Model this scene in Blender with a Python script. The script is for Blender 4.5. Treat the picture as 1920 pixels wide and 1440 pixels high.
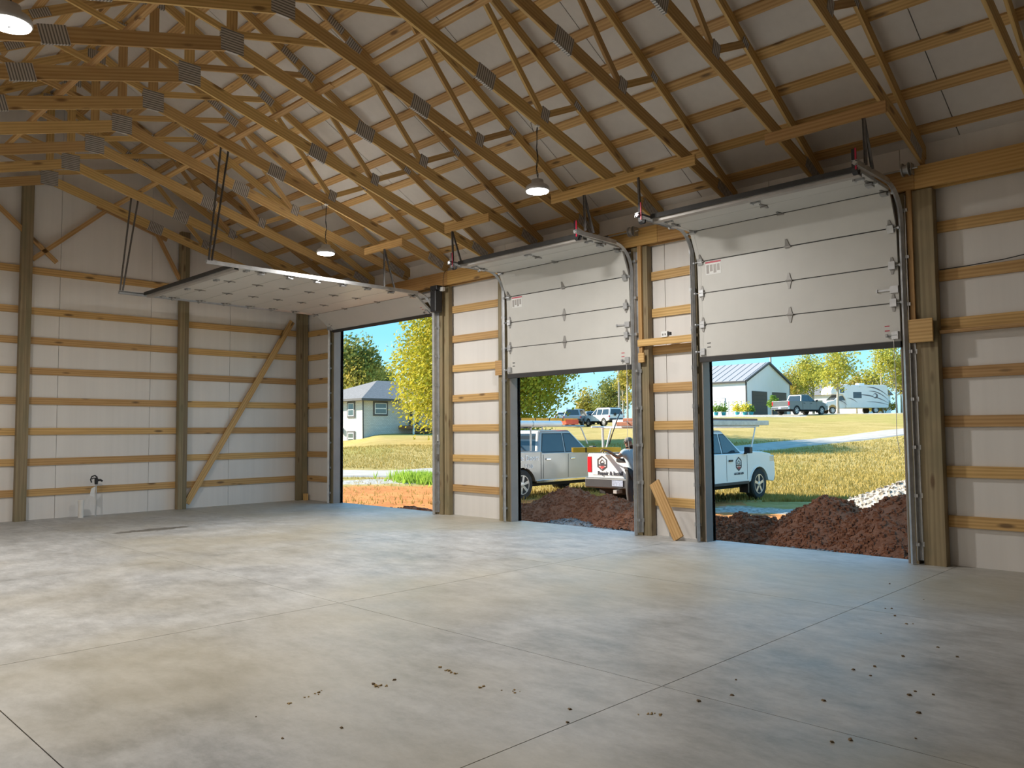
import bpy, bmesh, math, random
from mathutils import Vector, Matrix, noise
random.seed(7)
for o in list(bpy.data.objects): bpy.data.objects.remove(o, do_unlink=True)
scene = bpy.context.scene
COL = scene.collection
# ------------------------------------------------------------------ camera
CAM = Vector((18.156, -10.859, 1.689))
YAW, PITCH, ROLL, FPX = math.radians(134.664), math.radians(3.376), math.radians(-0.4665), 1503.14
def cam_axes():
    f = Vector((math.cos(PITCH)*math.cos(YAW), math.cos(PITCH)*math.sin(YAW), math.sin(PITCH)))
    r = Vector((math.sin(YAW), -math.cos(YAW), 0)); u = r.cross(f)
    return r*math.cos(ROLL)+u*math.sin(ROLL), -r*math.sin(ROLL)+u*math.cos(ROLL), f
CR, CU, CF = cam_axes()
cd = bpy.data.cameras.new('camera'); cam = bpy.data.objects.new('camera', cd); COL.objects.link(cam)
cd.sensor_width = 36; cd.lens = FPX*36/1920; cd.clip_end = 2000; cd.clip_start = 0.05
m = Matrix.Identity(4)
for i in range(3):
    m[i][0], m[i][1], m[i][2], m[i][3] = CR[i], CU[i], -CF[i], CAM[i]
cam.matrix_world = m
scene.camera = cam
# ------------------------------------------------------------------ world, sun, exposure
SUN_AZ = math.atan2(0.387, 0.922); SUN_EL = math.radians(28)
SUN_STRENGTH, SKY_STRENGTH, LAMP_W, EXPOSURE = 7.0, 0.93, 86.0, 0.88
w = bpy.data.worlds.new('sky'); scene.world = w; w.use_nodes = True
nt = w.node_tree; nt.nodes.clear()
tc = nt.nodes.new('ShaderNodeTexCoord'); sp = nt.nodes.new('ShaderNodeSeparateXYZ')
rp = nt.nodes.new('ShaderNodeValToRGB'); bg = nt.nodes.new('ShaderNodeBackground'); ow = nt.nodes.new('ShaderNodeOutputWorld')
nt.links.new(tc.outputs['Generated'], sp.inputs[0]); nt.links.new(sp.outputs['Z'], rp.inputs[0])
nt.links.new(rp.outputs[0], bg.inputs[0]); nt.links.new(bg.outputs[0], ow.inputs[0])
e = rp.color_ramp.elements
e[0].position = 0.0; e[0].color = (0.42, 0.70, 0.86, 1)
e[1].position = 1.0; e[1].color = (0.11, 0.36, 0.68, 1)
x = rp.color_ramp.elements.new(0.12); x.color = (0.20, 0.53, 0.78, 1)
x = rp.color_ramp.elements.new(0.40); x.color = (0.15, 0.45, 0.75, 1)
bg.inputs[1].default_value = SKY_STRENGTH
sd = bpy.data.lights.new('sun', 'SUN'); sd.energy = SUN_STRENGTH; sd.angle = 0.01; sd.color = (1, 0.92, 0.78)
sun = bpy.data.objects.new('sun', sd); COL.objects.link(sun)
sv = Vector((math.cos(SUN_EL)*math.cos(SUN_AZ), math.cos(SUN_EL)*math.sin(SUN_AZ), -math.sin(SUN_EL)))
sun.rotation_euler = sv.to_track_quat('-Z', 'Y').to_euler(); sun.location = (-20, -10, 30)
vs = scene.view_settings
vs.view_transform = 'Standard'; vs.look = 'None'; vs.gamma = 1; vs.use_curve_mapping = False; vs.exposure = EXPOSURE

# ------------------------------------------------------------------ helpers
PW = {}
def link(o, parent, M):
    COL.objects.link(o)
    if parent is not None:
        o.parent = parent
        o.matrix_basis = PW[parent].inverted() @ M
    else:
        o.matrix_basis = M
    PW[o] = M.copy()
    return o
def T(x, y, z): return Matrix.Translation((x, y, z))
def RZ(a): return Matrix.Rotation(a, 4, 'Z')
I4 = Matrix.Identity(4)
def tag(o, label=None, cat=None, group=None, kind=None):
    if label: o['label'] = label
    if cat: o['category'] = cat
    if group: o['group'] = group
    if kind: o['kind'] = kind
    return o
def thing(name, label, cat, M=I4, group=None, kind=None):
    if isinstance(M, Vector): M = T(*M)
    o = bpy.data.objects.new(name, None); o.empty_display_size = 0.2
    link(o, None, M); return tag(o, label, cat, group, kind)
def copy_tree(o, M, parent=None):
    c = o.copy(); COL.objects.link(c); c.parent = parent
    if parent is None: c.matrix_basis = M; PW[c] = M.copy()
    else: PW[c] = PW[parent] @ c.matrix_basis
    for ch in list(o.children): copy_tree(ch, None, c)
    return c
class MB:
    def __init__(s): s.v = []; s.f = []; s.m = []; s.cur = 0
    def add(s, vs, fs):
        b = len(s.v); s.v += [tuple(v) for v in vs]
        for f in fs: s.f.append([b+i for i in f]); s.m.append(s.cur)
        return s
    def box(s, x0, x1, y0, y1, z0, z1):
        return s.add([(x0,y0,z0),(x1,y0,z0),(x1,y1,z0),(x0,y1,z0),(x0,y0,z1),(x1,y0,z1),(x1,y1,z1),(x0,y1,z1)],
              [(0,3,2,1),(4,5,6,7),(0,1,5,4),(1,2,6,5),(2,3,7,6),(3,0,4,7)])
    def hexa(s, p):
        return s.add(p, [(0,3,2,1),(4,5,6,7),(0,1,5,4),(1,2,6,5),(2,3,7,6),(3,0,4,7)])
    def prism(s, poly, a, b, axis='y'):
        n = len(poly)
        def mk(u, v, t):
            return {'y': (u, t, v), 'x': (t, u, v), 'z': (u, v, t)}[axis]
        vs = [mk(u, v, a) for u, v in poly] + [mk(u, v, b) for u, v in poly]
        fs = [tuple(range(n))[::-1], tuple(range(n, 2*n))] + [(i, (i+1) % n, n+(i+1) % n, n+i) for i in range(n)]
        return s.add(vs, fs)
    def tube(s, pts, r, n=8, caps=True):
        pts = [Vector(p) for p in pts]; rs = r if isinstance(r, (list, tuple)) else [r]*len(pts)
        rings = []; b = len(s.v); up = None
        for i, p in enumerate(pts):
            d = (pts[min(i+1, len(pts)-1)] - pts[max(i-1, 0)]).normalized()
            if up is None:
                up = Vector((0, 0, 1)) if abs(d.z) < .9 else Vector((1, 0, 0))
            sx = d.cross(up).normalized(); up = sx.cross(d).normalized()
            for k in range(n):
                a = 2*math.pi*k/n
                s.v.append(tuple(p + sx*math.cos(a)*rs[i] + up*math.sin(a)*rs[i]))
        for i in range(len(pts)-1):
            for k in range(n):
                s.f.append([b+i*n+k, b+i*n+(k+1) % n, b+(i+1)*n+(k+1) % n, b+(i+1)*n+k]); s.m.append(s.cur)
        if caps:
            s.f.append([b+k for k in range(n)][::-1]); s.m.append(s.cur)
            s.f.append([b+(len(pts)-1)*n+k for k in range(n)]); s.m.append(s.cur)
        return s
    def lathe(s, prof, n=20, c=(0, 0, 0), axis='z'):
        b = len(s.v); N = len(prof)
        for r, h in prof:
            for k in range(n):
                a = 2*math.pi*k/n; q = (r*math.cos(a), r*math.sin(a))
                if axis == 'z': v = (q[0], q[1], h)
                elif axis == 'y': v = (q[0], h, q[1])
                else: v = (h, q[0], q[1])
                s.v.append((v[0]+c[0], v[1]+c[1], v[2]+c[2]))
        for i in range(N-1):
            for k in range(n):
                s.f.append([b+i*n+k, b+i*n+(k+1) % n, b+(i+1)*n+(k+1) % n, b+(i+1)*n+k]); s.m.append(s.cur)
        s.f.append([b+k for k in range(n)][::-1]); s.m.append(s.cur)
        s.f.append([b+(N-1)*n+k for k in range(n)]); s.m.append(s.cur)
        return s
    def mesh(s, name, mats, smooth=False):
        me = bpy.data.meshes.new(name); me.from_pydata(s.v, [], s.f)
        if not isinstance(mats, (list, tuple)): mats = [mats]
        for mm in mats: me.materials.append(mm)
        if len(mats) > 1: me.polygons.foreach_set('material_index', s.m)
        bm = bmesh.new(); bm.from_mesh(me); bmesh.ops.recalc_face_normals(bm, faces=bm.faces); bm.to_mesh(me); bm.free()
        if smooth: me.polygons.foreach_set('use_smooth', [True]*len(me.polygons))
        me.update(); return me
    def build(s, name, mats, parent=None, M=None, smooth=False, bevel=0, seg=2):
        if M is None: M = PW[parent] if parent is not None else I4
        o = bpy.data.objects.new(name, s.mesh(name, mats, smooth))
        link(o, parent, M)
        if bevel:
            b = o.modifiers.new('bevel', 'BEVEL'); b.width = bevel; b.segments = seg; b.limit_method = 'ANGLE'; b.angle_limit = 0.6
            b.harden_normals = False
        return o
def obj(name, me, parent, M): return link(bpy.data.objects.new(name, me), parent, M)
BCACHE = {}
def board(name, p0, p1, w, t, up, mat, parent=None):
    """a sawn board from p0 to p1; w measured along 'up', t across; grain follows the local X axis"""
    p0, p1 = Vector(p0), Vector(p1); d = p1-p0; L = d.length; X = d/L
    Z = Vector(up); Z = (Z - X*Z.dot(X)).normalized(); Y = Z.cross(X)
    key = (round(L, 3), round(w, 4), round(t, 4), mat.name)
    me = BCACHE.get(key)
    if me is None:
        me = MB().box(-L/2, L/2, -t/2, t/2, -w/2, w/2).mesh(name, mat); BCACHE[key] = me
    c = (p0+p1)/2
    M = Matrix(((X.x, Y.x, Z.x, c.x), (X.y, Y.y, Z.y, c.y), (X.z, Y.z, Z.z, c.z), (0, 0, 0, 1)))
    return obj(name, me, parent, M)
def at(px, d, z=None):
    """ground position seen at image column px at depth d in front of the camera"""
    h = Vector((CF.x, CF.y, 0)).normalized(); r = Vector((CR.x, CR.y, 0)).normalized()
    p = CAM + h*d + r*(d*(px-960)/FPX)
    return Vector((p.x, p.y, ground_z(p.x, p.y) if z is None else z))

# ------------------------------------------------------------------ materials
def newmat(name):
    mt = bpy.data.materials.new(name); mt.use_nodes = True
    n = mt.node_tree.nodes; l = mt.node_tree.links
    return mt, n, l, n['Principled BSDF']
def ramp(n, l, src, stops):
    r = n.new('ShaderNodeValToRGB'); el = r.color_ramp.elements
    el[0].position, el[0].color = stops[0][0], (*stops[0][1], 1)
    el[1].position, el[1].color = stops[-1][0], (*stops[-1][1], 1)
    for p_, c_ in stops[1:-1]:
        x_ = el.new(p_); x_.color = (*c_, 1)
    l.new(src, r.inputs[0]); return r.outputs[0]
def mixc(n, l, fac, a, b, mode='MIX'):
    mx = n.new('ShaderNodeMix'); mx.data_type = 'RGBA'; mx.blend_type = mode
    for s_, v_ in ((mx.inputs['Factor'], fac), (mx.inputs['A'], a), (mx.inputs['B'], b)):
        if isinstance(v_, (int, float)): s_.default_value = v_
        elif isinstance(v_, tuple): s_.default_value = (*v_, 1)
        else: l.new(v_, s_)
    return mx.outputs['Result']
def math_(n, l, op, a, b=0.0, c=None):
    q = n.new('ShaderNodeMath'); q.operation = op
    for i_, v_ in enumerate((a, b) if c is None else (a, b, c)):
        if isinstance(v_, (int, float)): q.inputs[i_].default_value = v_
        else: l.new(v_, q.inputs[i_])
    return q.outputs[0]
def bumpn(n, l, b, h, strength, dist=0.02):
    bp = n.new('ShaderNodeBump'); bp.inputs['Strength'].default_value = strength; bp.inputs['Distance'].default_value = dist
    l.new(h, bp.inputs['Height']); l.new(bp.outputs[0], b.inputs['Normal'])
def mapped(n, l, sc=(1, 1, 1), world=False, rnd=False):
    if world: src = n.new('ShaderNodeNewGeometry').outputs['Position']
    else: src = n.new('ShaderNodeTexCoord').outputs['Object']
    if rnd:
        oi = n.new('ShaderNodeObjectInfo'); sc_ = n.new('ShaderNodeVectorMath'); sc_.operation = 'SCALE'
        sc_.inputs[0].default_value = (37, 17, 23); l.new(oi.outputs['Random'], sc_.inputs['Scale'])
        ad = n.new('ShaderNodeVectorMath'); l.new(src, ad.inputs[0]); l.new(sc_.outputs[0], ad.inputs[1]); src = ad.outputs[0]
    mp = n.new('ShaderNodeMapping'); mp.inputs['Scale'].default_value = sc; l.new(src, mp.inputs[0])
    return mp.outputs[0]
def noisen(n, l, vec, scale, detail=3, rough=.5):
    q = n.new('ShaderNodeTexNoise'); q.inputs['Scale'].default_value = scale; q.inputs['Detail'].default_value = detail
    q.inputs['Roughness'].default_value = rough; l.new(vec, q.inputs['Vector']); return q.outputs['Fac']
def plain(name, col, rough=.55, metal=0.0, var=.12, scale=3.0, bump=0.0, world=False, coat=0.0, spec=None, sc=(1, 1, 1)):
    mt, n, l, b = newmat(name)
    v = mapped(n, l, sc, world)
    f = noisen(n, l, v, scale, 4, .6)
    lo = tuple(c*(1-var) for c in col); hi = tuple(min(1, c*(1+var)) for c in col)
    l.new(ramp(n, l, f, [(.3, lo), (.7, hi)]), b.inputs['Base Color'])
    b.inputs['Roughness'].default_value = rough; b.inputs['Metallic'].default_value = metal
    if coat: b.inputs['Coat Weight'].default_value = coat; b.inputs['Coat Roughness'].default_value = .05
    if spec is not None: b.inputs['Specular IOR Level'].default_value = spec
    if bump: bumpn(n, l, b, noisen(n, l, v, scale*6, 4), bump)
    return mt
def wood(name, lo, hi, knot=(.10, .05, .02), rough=.62, green=None):
    mt, n, l, b = newmat(name)
    v = mapped(n, l, (1, 1, 1), rnd=True)
    mp = n.new('ShaderNodeMapping'); mp.inputs['Scale'].default_value = (.55, 9, 9); l.new(v, mp.inputs[0])
    g = noisen(n, l, mp.outputs[0], 2.2, 6, .65)
    wv = n.new('ShaderNodeTexWave'); wv.wave_type = 'RINGS'; wv.rings_direction = 'X'
    mp2 = n.new('ShaderNodeMapping'); mp2.inputs['Scale'].default_value = (.22, 5, 5); l.new(v, mp2.inputs[0])
    wv.inputs['Scale'].default_value = 1.7; wv.inputs['Distortion'].default_value = 5; wv.inputs['Detail'].default_value = 3
    l.new(mp2.outputs[0], wv.inputs['Vector'])
    gg = math_(n, l, 'ADD', math_(n, l, 'MULTIPLY', g, .72), math_(n, l, 'MULTIPLY', wv.outputs['Fac'], .28))
    c = ramp(n, l, gg, [(.28, lo), (.66, hi)])
    vo = n.new('ShaderNodeTexVoronoi'); mp3 = n.new('ShaderNodeMapping'); mp3.inputs['Scale'].default_value = (1.6, 5.5, 5.5)
    l.new(v, mp3.inputs[0]); l.new(mp3.outputs[0], vo.inputs['Vector']); vo.inputs['Scale'].default_value = 1.0
    kf = ramp(n, l, vo.outputs['Distance'], [(.09, (1, 1, 1)), (.19, (0, 0, 0))])
    c = mixc(n, l, math_(n, l, 'MULTIPLY', kf, .8), c, knot)
    oi = n.new('ShaderNodeObjectInfo')
    hv = n.new('ShaderNodeHueSaturation'); l.new(c, hv.inputs['Color'])
    l.new(math_(n, l, 'ADD', math_(n, l, 'MULTIPLY', oi.outputs['Random'], .34), .83), hv.inputs['Value'])
    l.new(math_(n, l, 'ADD', math_(n, l, 'MULTIPLY', oi.outputs['Random'], .012), .494), hv.inputs['Hue'])
    c = hv.outputs[0]
    if green:
        big = noisen(n, l, v, 1.3, 3)
        c = mixc(n, l, ramp(n, l, big, [(.42, (0, 0, 0)), (.68, (.75, .75, .75))]), c, green)
    l.new(c, b.inputs['Base Color']); b.inputs['Roughness'].default_value = rough
    bumpn(n, l, b, g, .18, .004)
    return mt
W_PINE = wood('pine_lumber', (.45, .255, .085), (.63, .40, .165))
W_TRUSS = wood('truss_lumber', (.47, .285, .095), (.64, .43, .175), knot=(.16, .075, .025))
W_POST = wood('treated_post', (.205, .152, .085), (.305, .235, .135), green=(.19, .17, .095))
W_HEAD = wood('header_lumber', (.46, .25, .07), (.60, .36, .13))
def m_concrete():
    mt, n, l, b = newmat('troweled_concrete')
    v = mapped(n, l, world=True)
    a = noisen(n, l, v, .33, 6, .62); c2 = noisen(n, l, v, 1.6, 6, .65); c3 = noisen(n, l, v, 14, 5, .7)
    mp = n.new('ShaderNodeMapping'); mp.inputs['Scale'].default_value = (1, 2.2, 1); mp.inputs['Rotation'].default_value = (0, 0, .8); l.new(v, mp.inputs[0])
    tr = noisen(n, l, mp.outputs[0], 2.6, 8, .75)
    c = ramp(n, l, a, [(.32, (.235, .235, .225)), (.5, (.42, .42, .41)), (.66, (.57, .575, .57))])
    c = mixc(n, l, .55, c, ramp(n, l, c2, [(.34, (.20, .20, .19)), (.62, (.60, .60, .59))]))
    c = mixc(n, l, .30, c, ramp(n, l, tr, [(.38, (.20, .20, .19)), (.60, (.64, .64, .63))]))
    c = mixc(n, l, .12, c, ramp(n, l, c3, [(.3, (.15, .15, .14)), (.7, (.6, .59, .57))]))
    # ochre tint in noise patches
    ot = noisen(n, l, v, .22, 3)
    c = mixc(n, l, math_(n, l, 'MULTIPLY', ramp(n, l, ot, [(.46, (0, 0, 0)), (.62, (1, 1, 1))]), .5), c, (.43, .37, .24))
    # damp streak with crumbs of soil left by the hydrant
    sx = n.new('ShaderNodeSeparateXYZ'); l.new(v, sx.inputs[0])
    ex = math_(n, l, 'DIVIDE', math_(n, l, 'SUBTRACT', sx.outputs[0], 3.55), .2)
    ey = math_(n, l, 'DIVIDE', math_(n, l, 'SUBTRACT', sx.outputs[1], -5.15), .75)
    rr = math_(n, l, 'ADD', math_(n, l, 'MULTIPLY', ex, ex), math_(n, l, 'MULTIPLY', ey, ey))
    rr = math_(n, l, 'ADD', rr, math_(n, l, 'MULTIPLY', math_(n, l, 'SUBTRACT', noisen(n, l, v, 7, 4), .5), 3.2))
    c = mixc(n, l, math_(n, l, 'MULTIPLY', ramp(n, l, rr, [(.5, (1, 1, 1)), (.95, (0, 0, 0))]), .8), c, (.10, .088, .065))
    l.new(c, b.inputs['Base Color'])
    l.new(math_(n, l, 'ADD', .30, math_(n, l, 'MULTIPLY', c2, .38)), b.inputs['Roughness'])
    b.inputs['Specular IOR Level'].default_value = .55
    bumpn(n, l, b, tr, .10, .01)
    return mt
M_CONC = m_concrete()
def m_sheath(name, col, seamdir='z'):
    mt, n, l, b = newmat(name)
    v = mapped(n, l, (9, 9, .25), world=True); f = noisen(n, l, v, 1.0, 4)
    v2 = mapped(n, l, (1, 1, 1), world=True); f2 = noisen(n, l, v2, .7, 3)
    c = ramp(n, l, f, [(.3, tuple(k*.93 for k in col)), (.7, col)])
    c = mixc(n, l, .25, c, ramp(n, l, f2, [(.3, tuple(k*.82 for k in col)), (.7, col)]))
    l.new(c, b.inputs['Base Color']); b.inputs['Roughness'].default_value = .5
    bumpn(n, l, b, f2, .25, .03)
    return mt
M_SHEATH = m_sheath('white_vinyl_sheathing', (.82, .79, .755))
M_ROOF = m_sheath('white_roof_underlay', (.72, .68, .64))
M_SIDING = plain('exterior_siding', (.55, .55, .54), .45, var=.05)
M_PLATE = None
def m_plate(bd='X', nm='galvanised_truss_plate'):
    mt, n, l, b = newmat(nm)
    v = mapped(n, l); wv = n.new('ShaderNodeTexWave'); wv.bands_direction = bd; wv.inputs['Scale'].default_value = 9
    l.new(v, wv.inputs['Vector'])
    l.new(ramp(n, l, wv.outputs['Fac'], [(.25, (.22, .21, .195)), (.6, (.60, .58, .55))]), b.inputs['Base Color'])
    b.inputs['Metallic'].default_value = .55; b.inputs['Roughness'].default_value = .5
    bumpn(n, l, b, wv.outputs['Fac'], .5, .004); return mt
M_PLATE = m_plate(); M_PLATEH = m_plate('Z', 'galvanised_peak_plate')
M_GALV = plain('galvanised_steel', (.50, .51, .52), .42, .75, .15, 8)
M_PERF = plain('punched_angle_steel', (.17, .16, .155), .5, .6, .2, 20)
M_DOOR = plain('white_door_skin', (.62, .61, .575), .42, 0, .03, 2)
M_TRIM = plain('steel_jamb_trim', (.30, .255, .225), .5, .0, .12, 1.5)
M_SEAL = plain('rubber_seal', (.035, .034, .033), .7)
M_STRUT = plain('door_strut_steel', (.23, .215, .20), .45, .5)
M_BLACK = plain('black_plastic', (.018, .018, .02), .45)
M_RED = plain('red_plastic', (.55, .02, .06), .4)
M_WHITE = plain('white_plastic', (.82, .82, .80), .4, var=.03)
M_PVC = plain('pale_pvc', (.78, .76, .72), .35, var=.05)
M_GALVPIPE = plain('zinc_pipe', (.62, .63, .64), .3, .8)
M_GAP = plain('dark_gap', (.03, .03, .03), .8)
def emis(name, col, st):
    mt, n, l, b = newmat(name); b.inputs['Base Color'].default_value = (*col, 1)
    b.inputs['Emission Color'].default_value = (*col, 1); b.inputs['Emission Strength'].default_value = st; return mt
M_LENS = emis('led_lens', (1, .97, .90), 18)
# ------------------------------------------------------------------ the building
RY, XEND, YB = -6.06, 25.0, -12.12           # ridge line, far gable, rear eave wall
B0, BS, TS0, TS = 5.0, .293, 5.30, .56       # bottom chord and top chord lines
ROOF0 = TS0+.045
GIRTS = [.545+.6096*k for k in range(7)]
DOORS = [(1.52, 5.27, 4.27), (7.52, 10.33, 2.76), (11.66, 14.53, 2.76)]
def roofz(y): return ROOF0+TS*(abs(y) if y > RY else abs(YB-y))
# floor: base slab plus saw-cut panels
fl = MB().box(-.1, XEND+.1, YB-.1, .16, -.16, -.02).build('floor', plain('joint_shadow_concrete', (.06, .058, .052), .95)); tag(fl, kind='structure')
jx = [-.06, 3.55, 7.3, 11.24, 15.05, 18.85, 22.6, XEND]; jy = [YB-.05, -9.5, -6.33, -3.15, .15]
for i in range(len(jx)-1):
    for j in range(len(jy)-1):
        g = .0035
        MB().box(jx[i]+g, jx[i+1]-g, jy[j]+g, jy[j+1]-g, -.02, 0).build('slab_panel', M_CONC, fl, I4)
# ---- left wall (white gable end)
wl = MB().prism([(YB-.1, -.2), (.1, -.2), (.1, 5.2), (RY, ROOF0+TS*-RY), (YB-.1, 5.2)], -.11, -.07, 'x').build('wall_left', M_SIDING)
tag(wl, kind='structure')
ys = [YB-.06]+[-2.027-1.85*k for k in range(5, -1, -1)]+[-.18, .05]
for a, b in zip(ys[:-1], ys[1:]):
    pts = [(a+.004, 0), (b-.004, 0), (b-.004, roofz(b)-.01)]
    if a < RY < b: pts.append((RY, roofz(RY)-.01))
    pts.append((a+.004, roofz(a)-.01))
    MB().prism(pts, -.07, -.042+random.uniform(0, .004), 'x').build('insulation_panel', M_SHEATH, wl, I4)
MB().box(-.078, -.0705, YB, .05, 0, 5.2).build('seam_backing', M_GAP, wl, I4)
pg = [YB, -9.0, -6.385, -3.2, -.05]
for k, z in enumerate(GIRTS+[5.02]):
    for a, b in zip(pg[:-1], pg[1:]):
        dz = random.uniform(-.008, .008)
        board('girt', (-.019, a+.004, z+dz), (-.019, b-.004, z-dz*.5), .14, .038, (0, 0, 1), W_PINE, wl)
for yc, zt in ((-6.385, 6.75), (-3.2, 6.30), (-8.92, 6.30)):
    for q in (-.05, .05):
        board('post', (.071, yc+q, 0), (.071, yc+q, zt), .14, .099, (1, 0, 0), W_POST, wl)
for q in (-.07, -.215):
    board('corner_post', (.052, q, 0), (.052, q, 5.3), .10, .138, (1, 0, 0), W_POST, wl)
board('diagonal_brace', (.055, -.43, 4.50), (.055, -3.06, .12), .14, .038, (0, -1, 1), W_PINE, wl)['label'] = 'long diagonal wood brace across the girts'
for s in (1, -1):
    def Y(y): return RY+s*(y-RY)
    board('knee_brace', (.09, Y(-6.28), 5.22), (.09, Y(-4.93), 6.46), .089, .038, (0, -1, 1), W_PINE, wl)
    board('rake_block', (.06, Y(-5.08), 6.56), (.06, Y(-3.6), 6.07), .089, .038, (0, 0, 1), W_PINE, wl)
    board('knee_brace', (.09, Y(-3.84), 6.16), (.09, Y(-3.31), 5.20), .089, .038, (0, 1, 1), W_PINE, wl)
board('base_block', (.20, -.10, .0), (.20, -.10, .17), .07, .10, (1, 0, 0), W_PINE, wl)
# ---- right wall (with the three garage doors)
wr = MB()
xs = sorted([-.11, XEND+.1]+[q for d in DOORS for q in d[:2]])
for a, b in zip(xs[0::2], xs[1::2]): wr.box(a, b, .06, .11, -.2, 5.3)
for a, b, h in DOORS: wr.box(a, b, .06, .11, h, 5.3)
wr = wr.build('wall_right', M_SIDING); tag(wr, kind='structure')
seams = [-.06]+[10.884+1.83*k for k in range(-5, 8)]+[XEND]
for a, b in zip(seams[:-1], seams[1:]):
    cuts = [a]+sorted(q for d in DOORS for q in d[:2] if a < q < b)+[b]
    for c, d in zip(cuts[:-1], cuts[1:]):
        mid = (c+d)/2; z0 = 0
        for D in DOORS:
            if D[0] < mid < D[1]: z0 = D[2]
        MB().box(c+(.004 if c == a else 0), d-(.004 if d == b else 0), .040+random.uniform(0, .003), .058, z0, 5.33).build('insulation_panel', M_SHEATH, wr, I4)
for a, b in ((-.03, 1.40), (5.5, 7.4), (10.45, 11.62), (14.6, 19.0), (19.005, XEND)):
    for k, z in enumerate(GIRTS):
        dz = random.uniform(-.007, .007)
        board('girt', (a, .019, z+dz), (b, .019, z-dz), .14, .038, (0, 0, 1), W_PINE, wr)
def vpost(name, x0, x1, mat=W_POST, y0=-.14, y1=0, z0=0, z1=4.69):
    return board(name, ((x0+x1)/2, (y0+y1)/2, z0), ((x0+x1)/2, (y0+y1)/2, z1), y1-y0, x1-x0, (0, 1, 0), mat, wr)
vpost('jamb_stud', 1.37, 1.50); vpost('jamb_stud', 5.29, 5.40); vpost('post', 5.42, 5.55); vpost('post', 5.56, 5.70, y0=-.10)
vpost('post', 7.20, 7.35); vpost('jamb_stud', 7.37, 7.50)
vpost('jamb_stud', 10.35, 10.49); vpost('post', 10.50, 10.65, y0=-.12)
vpost('jamb_stud', 11.51, 11.64, y0=-.12)
vpost('jamb_stud', 14.55, 14.655); vpost('post', 14.72, 14.97, y0=-.15)
for x in (19.0, 22.6): vpost('post', x-.07, x+.07)
vpost('cripple_stud', 14.675, 14.735, W_PINE, -.19, -.15, 3.05, 4.70)
vpost('cripple_stud', 10.50, 10.565, W_PINE, -.17, -.125, 2.78, 4.70)
for a, b in ((-.02, 5.75), (5.755, 10.9), (10.905, 14.775), (14.78, 20), (20.005, XEND)):
    board('header_beam', (a, -.163, 4.845), (b, -.163, 4.845), .286, .038, (0, 0, 1), W_HEAD, wr)
    board('header_beam', (a, -.045, 4.835), (b, -.045, 4.835), .286, .038, (0, 0, 1), W_HEAD, wr)
for a, b, h in DOORS:
    MB().box(a-.018, a, -.142, .125, 0, h).box(a-.05, a, .112, .125, 0, h).build('trim_jamb', M_TRIM, wr, I4)
    MB().box(b, b+.018, -.142, .125, 0, h).build('trim_jamb', M_TRIM, wr, I4)
    MB().box(a, b, -.138, .125, h, h+.02).build('trim_head', M_TRIM, wr, I4)
    MB().box(a-.02, b+.02, -.135, .035, h+.02, h+.16).build('door_header', W_POST, wr, I4)
board('block', (14.665, -.212, 2.90), (14.94, -.212, 2.90), .29, .04, (0, 0, 1), W_PINE, wr)
board('ledger_strip', (14.98, -.05, 2.875), (18.9, -.05, 2.90), .038, .10, (0, 0, 1), W_PINE, wr)
board('ledger_strip', (10.50, -.185, 3.10), (11.55, -.185, 3.10), .11, .038, (0, 0, 1), W_PINE, wr)
board('block', (7.16, -.17, 2.90), (7.36, -.17, 2.90), .28, .038, (0, 0, 1), W_PINE, wr)
board('block', (10.51, -.19, 2.86), (10.62, -.19, 2.86), .15, .038, (0, 0, 1), W_PINE, wr)
# ---- the two walls behind the camera
wb = MB().box(-.1, XEND+.1, YB-.1, YB-.05, -.2, 5.3).build('wall_rear', M_SHEATH); tag(wb, kind='structure')
for z in GIRTS: board('girt', (-.03, YB-.02, z), (XEND, YB-.02, z), .14, .038, (0, 0, 1), W_PINE, wb)
for x in (4, 8, 12, 16, 20): board('post', (x, YB+.07, 0), (x, YB+.07, 4.98), .14, .14, (0, 1, 0), W_POST, wb)
we = MB().prism([(YB-.1, -.2), (.1, -.2), (.1, 5.2), (RY, ROOF0+TS*-RY), (YB-.1, 5.2)], XEND+.04, XEND+.1, 'x').build('wall_back', M_SHEATH)
tag(we, kind='structure')
for z in GIRTS: board('girt', (XEND+.02, YB, z), (XEND+.02, 0, z), .14, .038, (0, 0, 1), W_PINE, we)
# ---- ceiling: white roof panels above purlins
ce = MB()
for s in (0, 1):
    y0, y1 = (.45, RY) if s == 0 else (YB-.45, RY)
    za, zb = roofz(0)-.45*TS+.05, roofz(RY)+.05
    ce.hexa([(-.35, y0, za), (XEND+.3, y0, za), (XEND+.3, y1, zb), (-.35, y1, zb), (-.35, y0, za+.03), (XEND+.3, y0, za+.03), (XEND+.3, y1, zb+.03), (-.35, y1, zb+.03)])
ce = ce.build('ceiling', M_SIDING); tag(ce, kind='structure')
sx = [-.07]+[.62+1.83*k for k in range(14)]
sx = [x for x in sx if x < XEND]+[XEND]
for s in (0, 1):
    for a, b in zip(sx[:-1], sx[1:]):
        q = .006; ya, yb = (.30, RY) if s == 0 else (YB-.30, RY)
        za, zb = roofz(0)-.30*TS, roofz(RY)
        MB().hexa([(a+q, ya, za), (b-q, ya, za), (b-q, yb, zb), (a+q, yb, zb), (a+q, ya, za+.03), (b-q, ya, za+.03), (b-q, yb, zb+.03), (a+q, yb, zb+.03)]).build('roof_panel', M_ROOF, ce, I4)
sl = math.hypot(1, TS)
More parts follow.
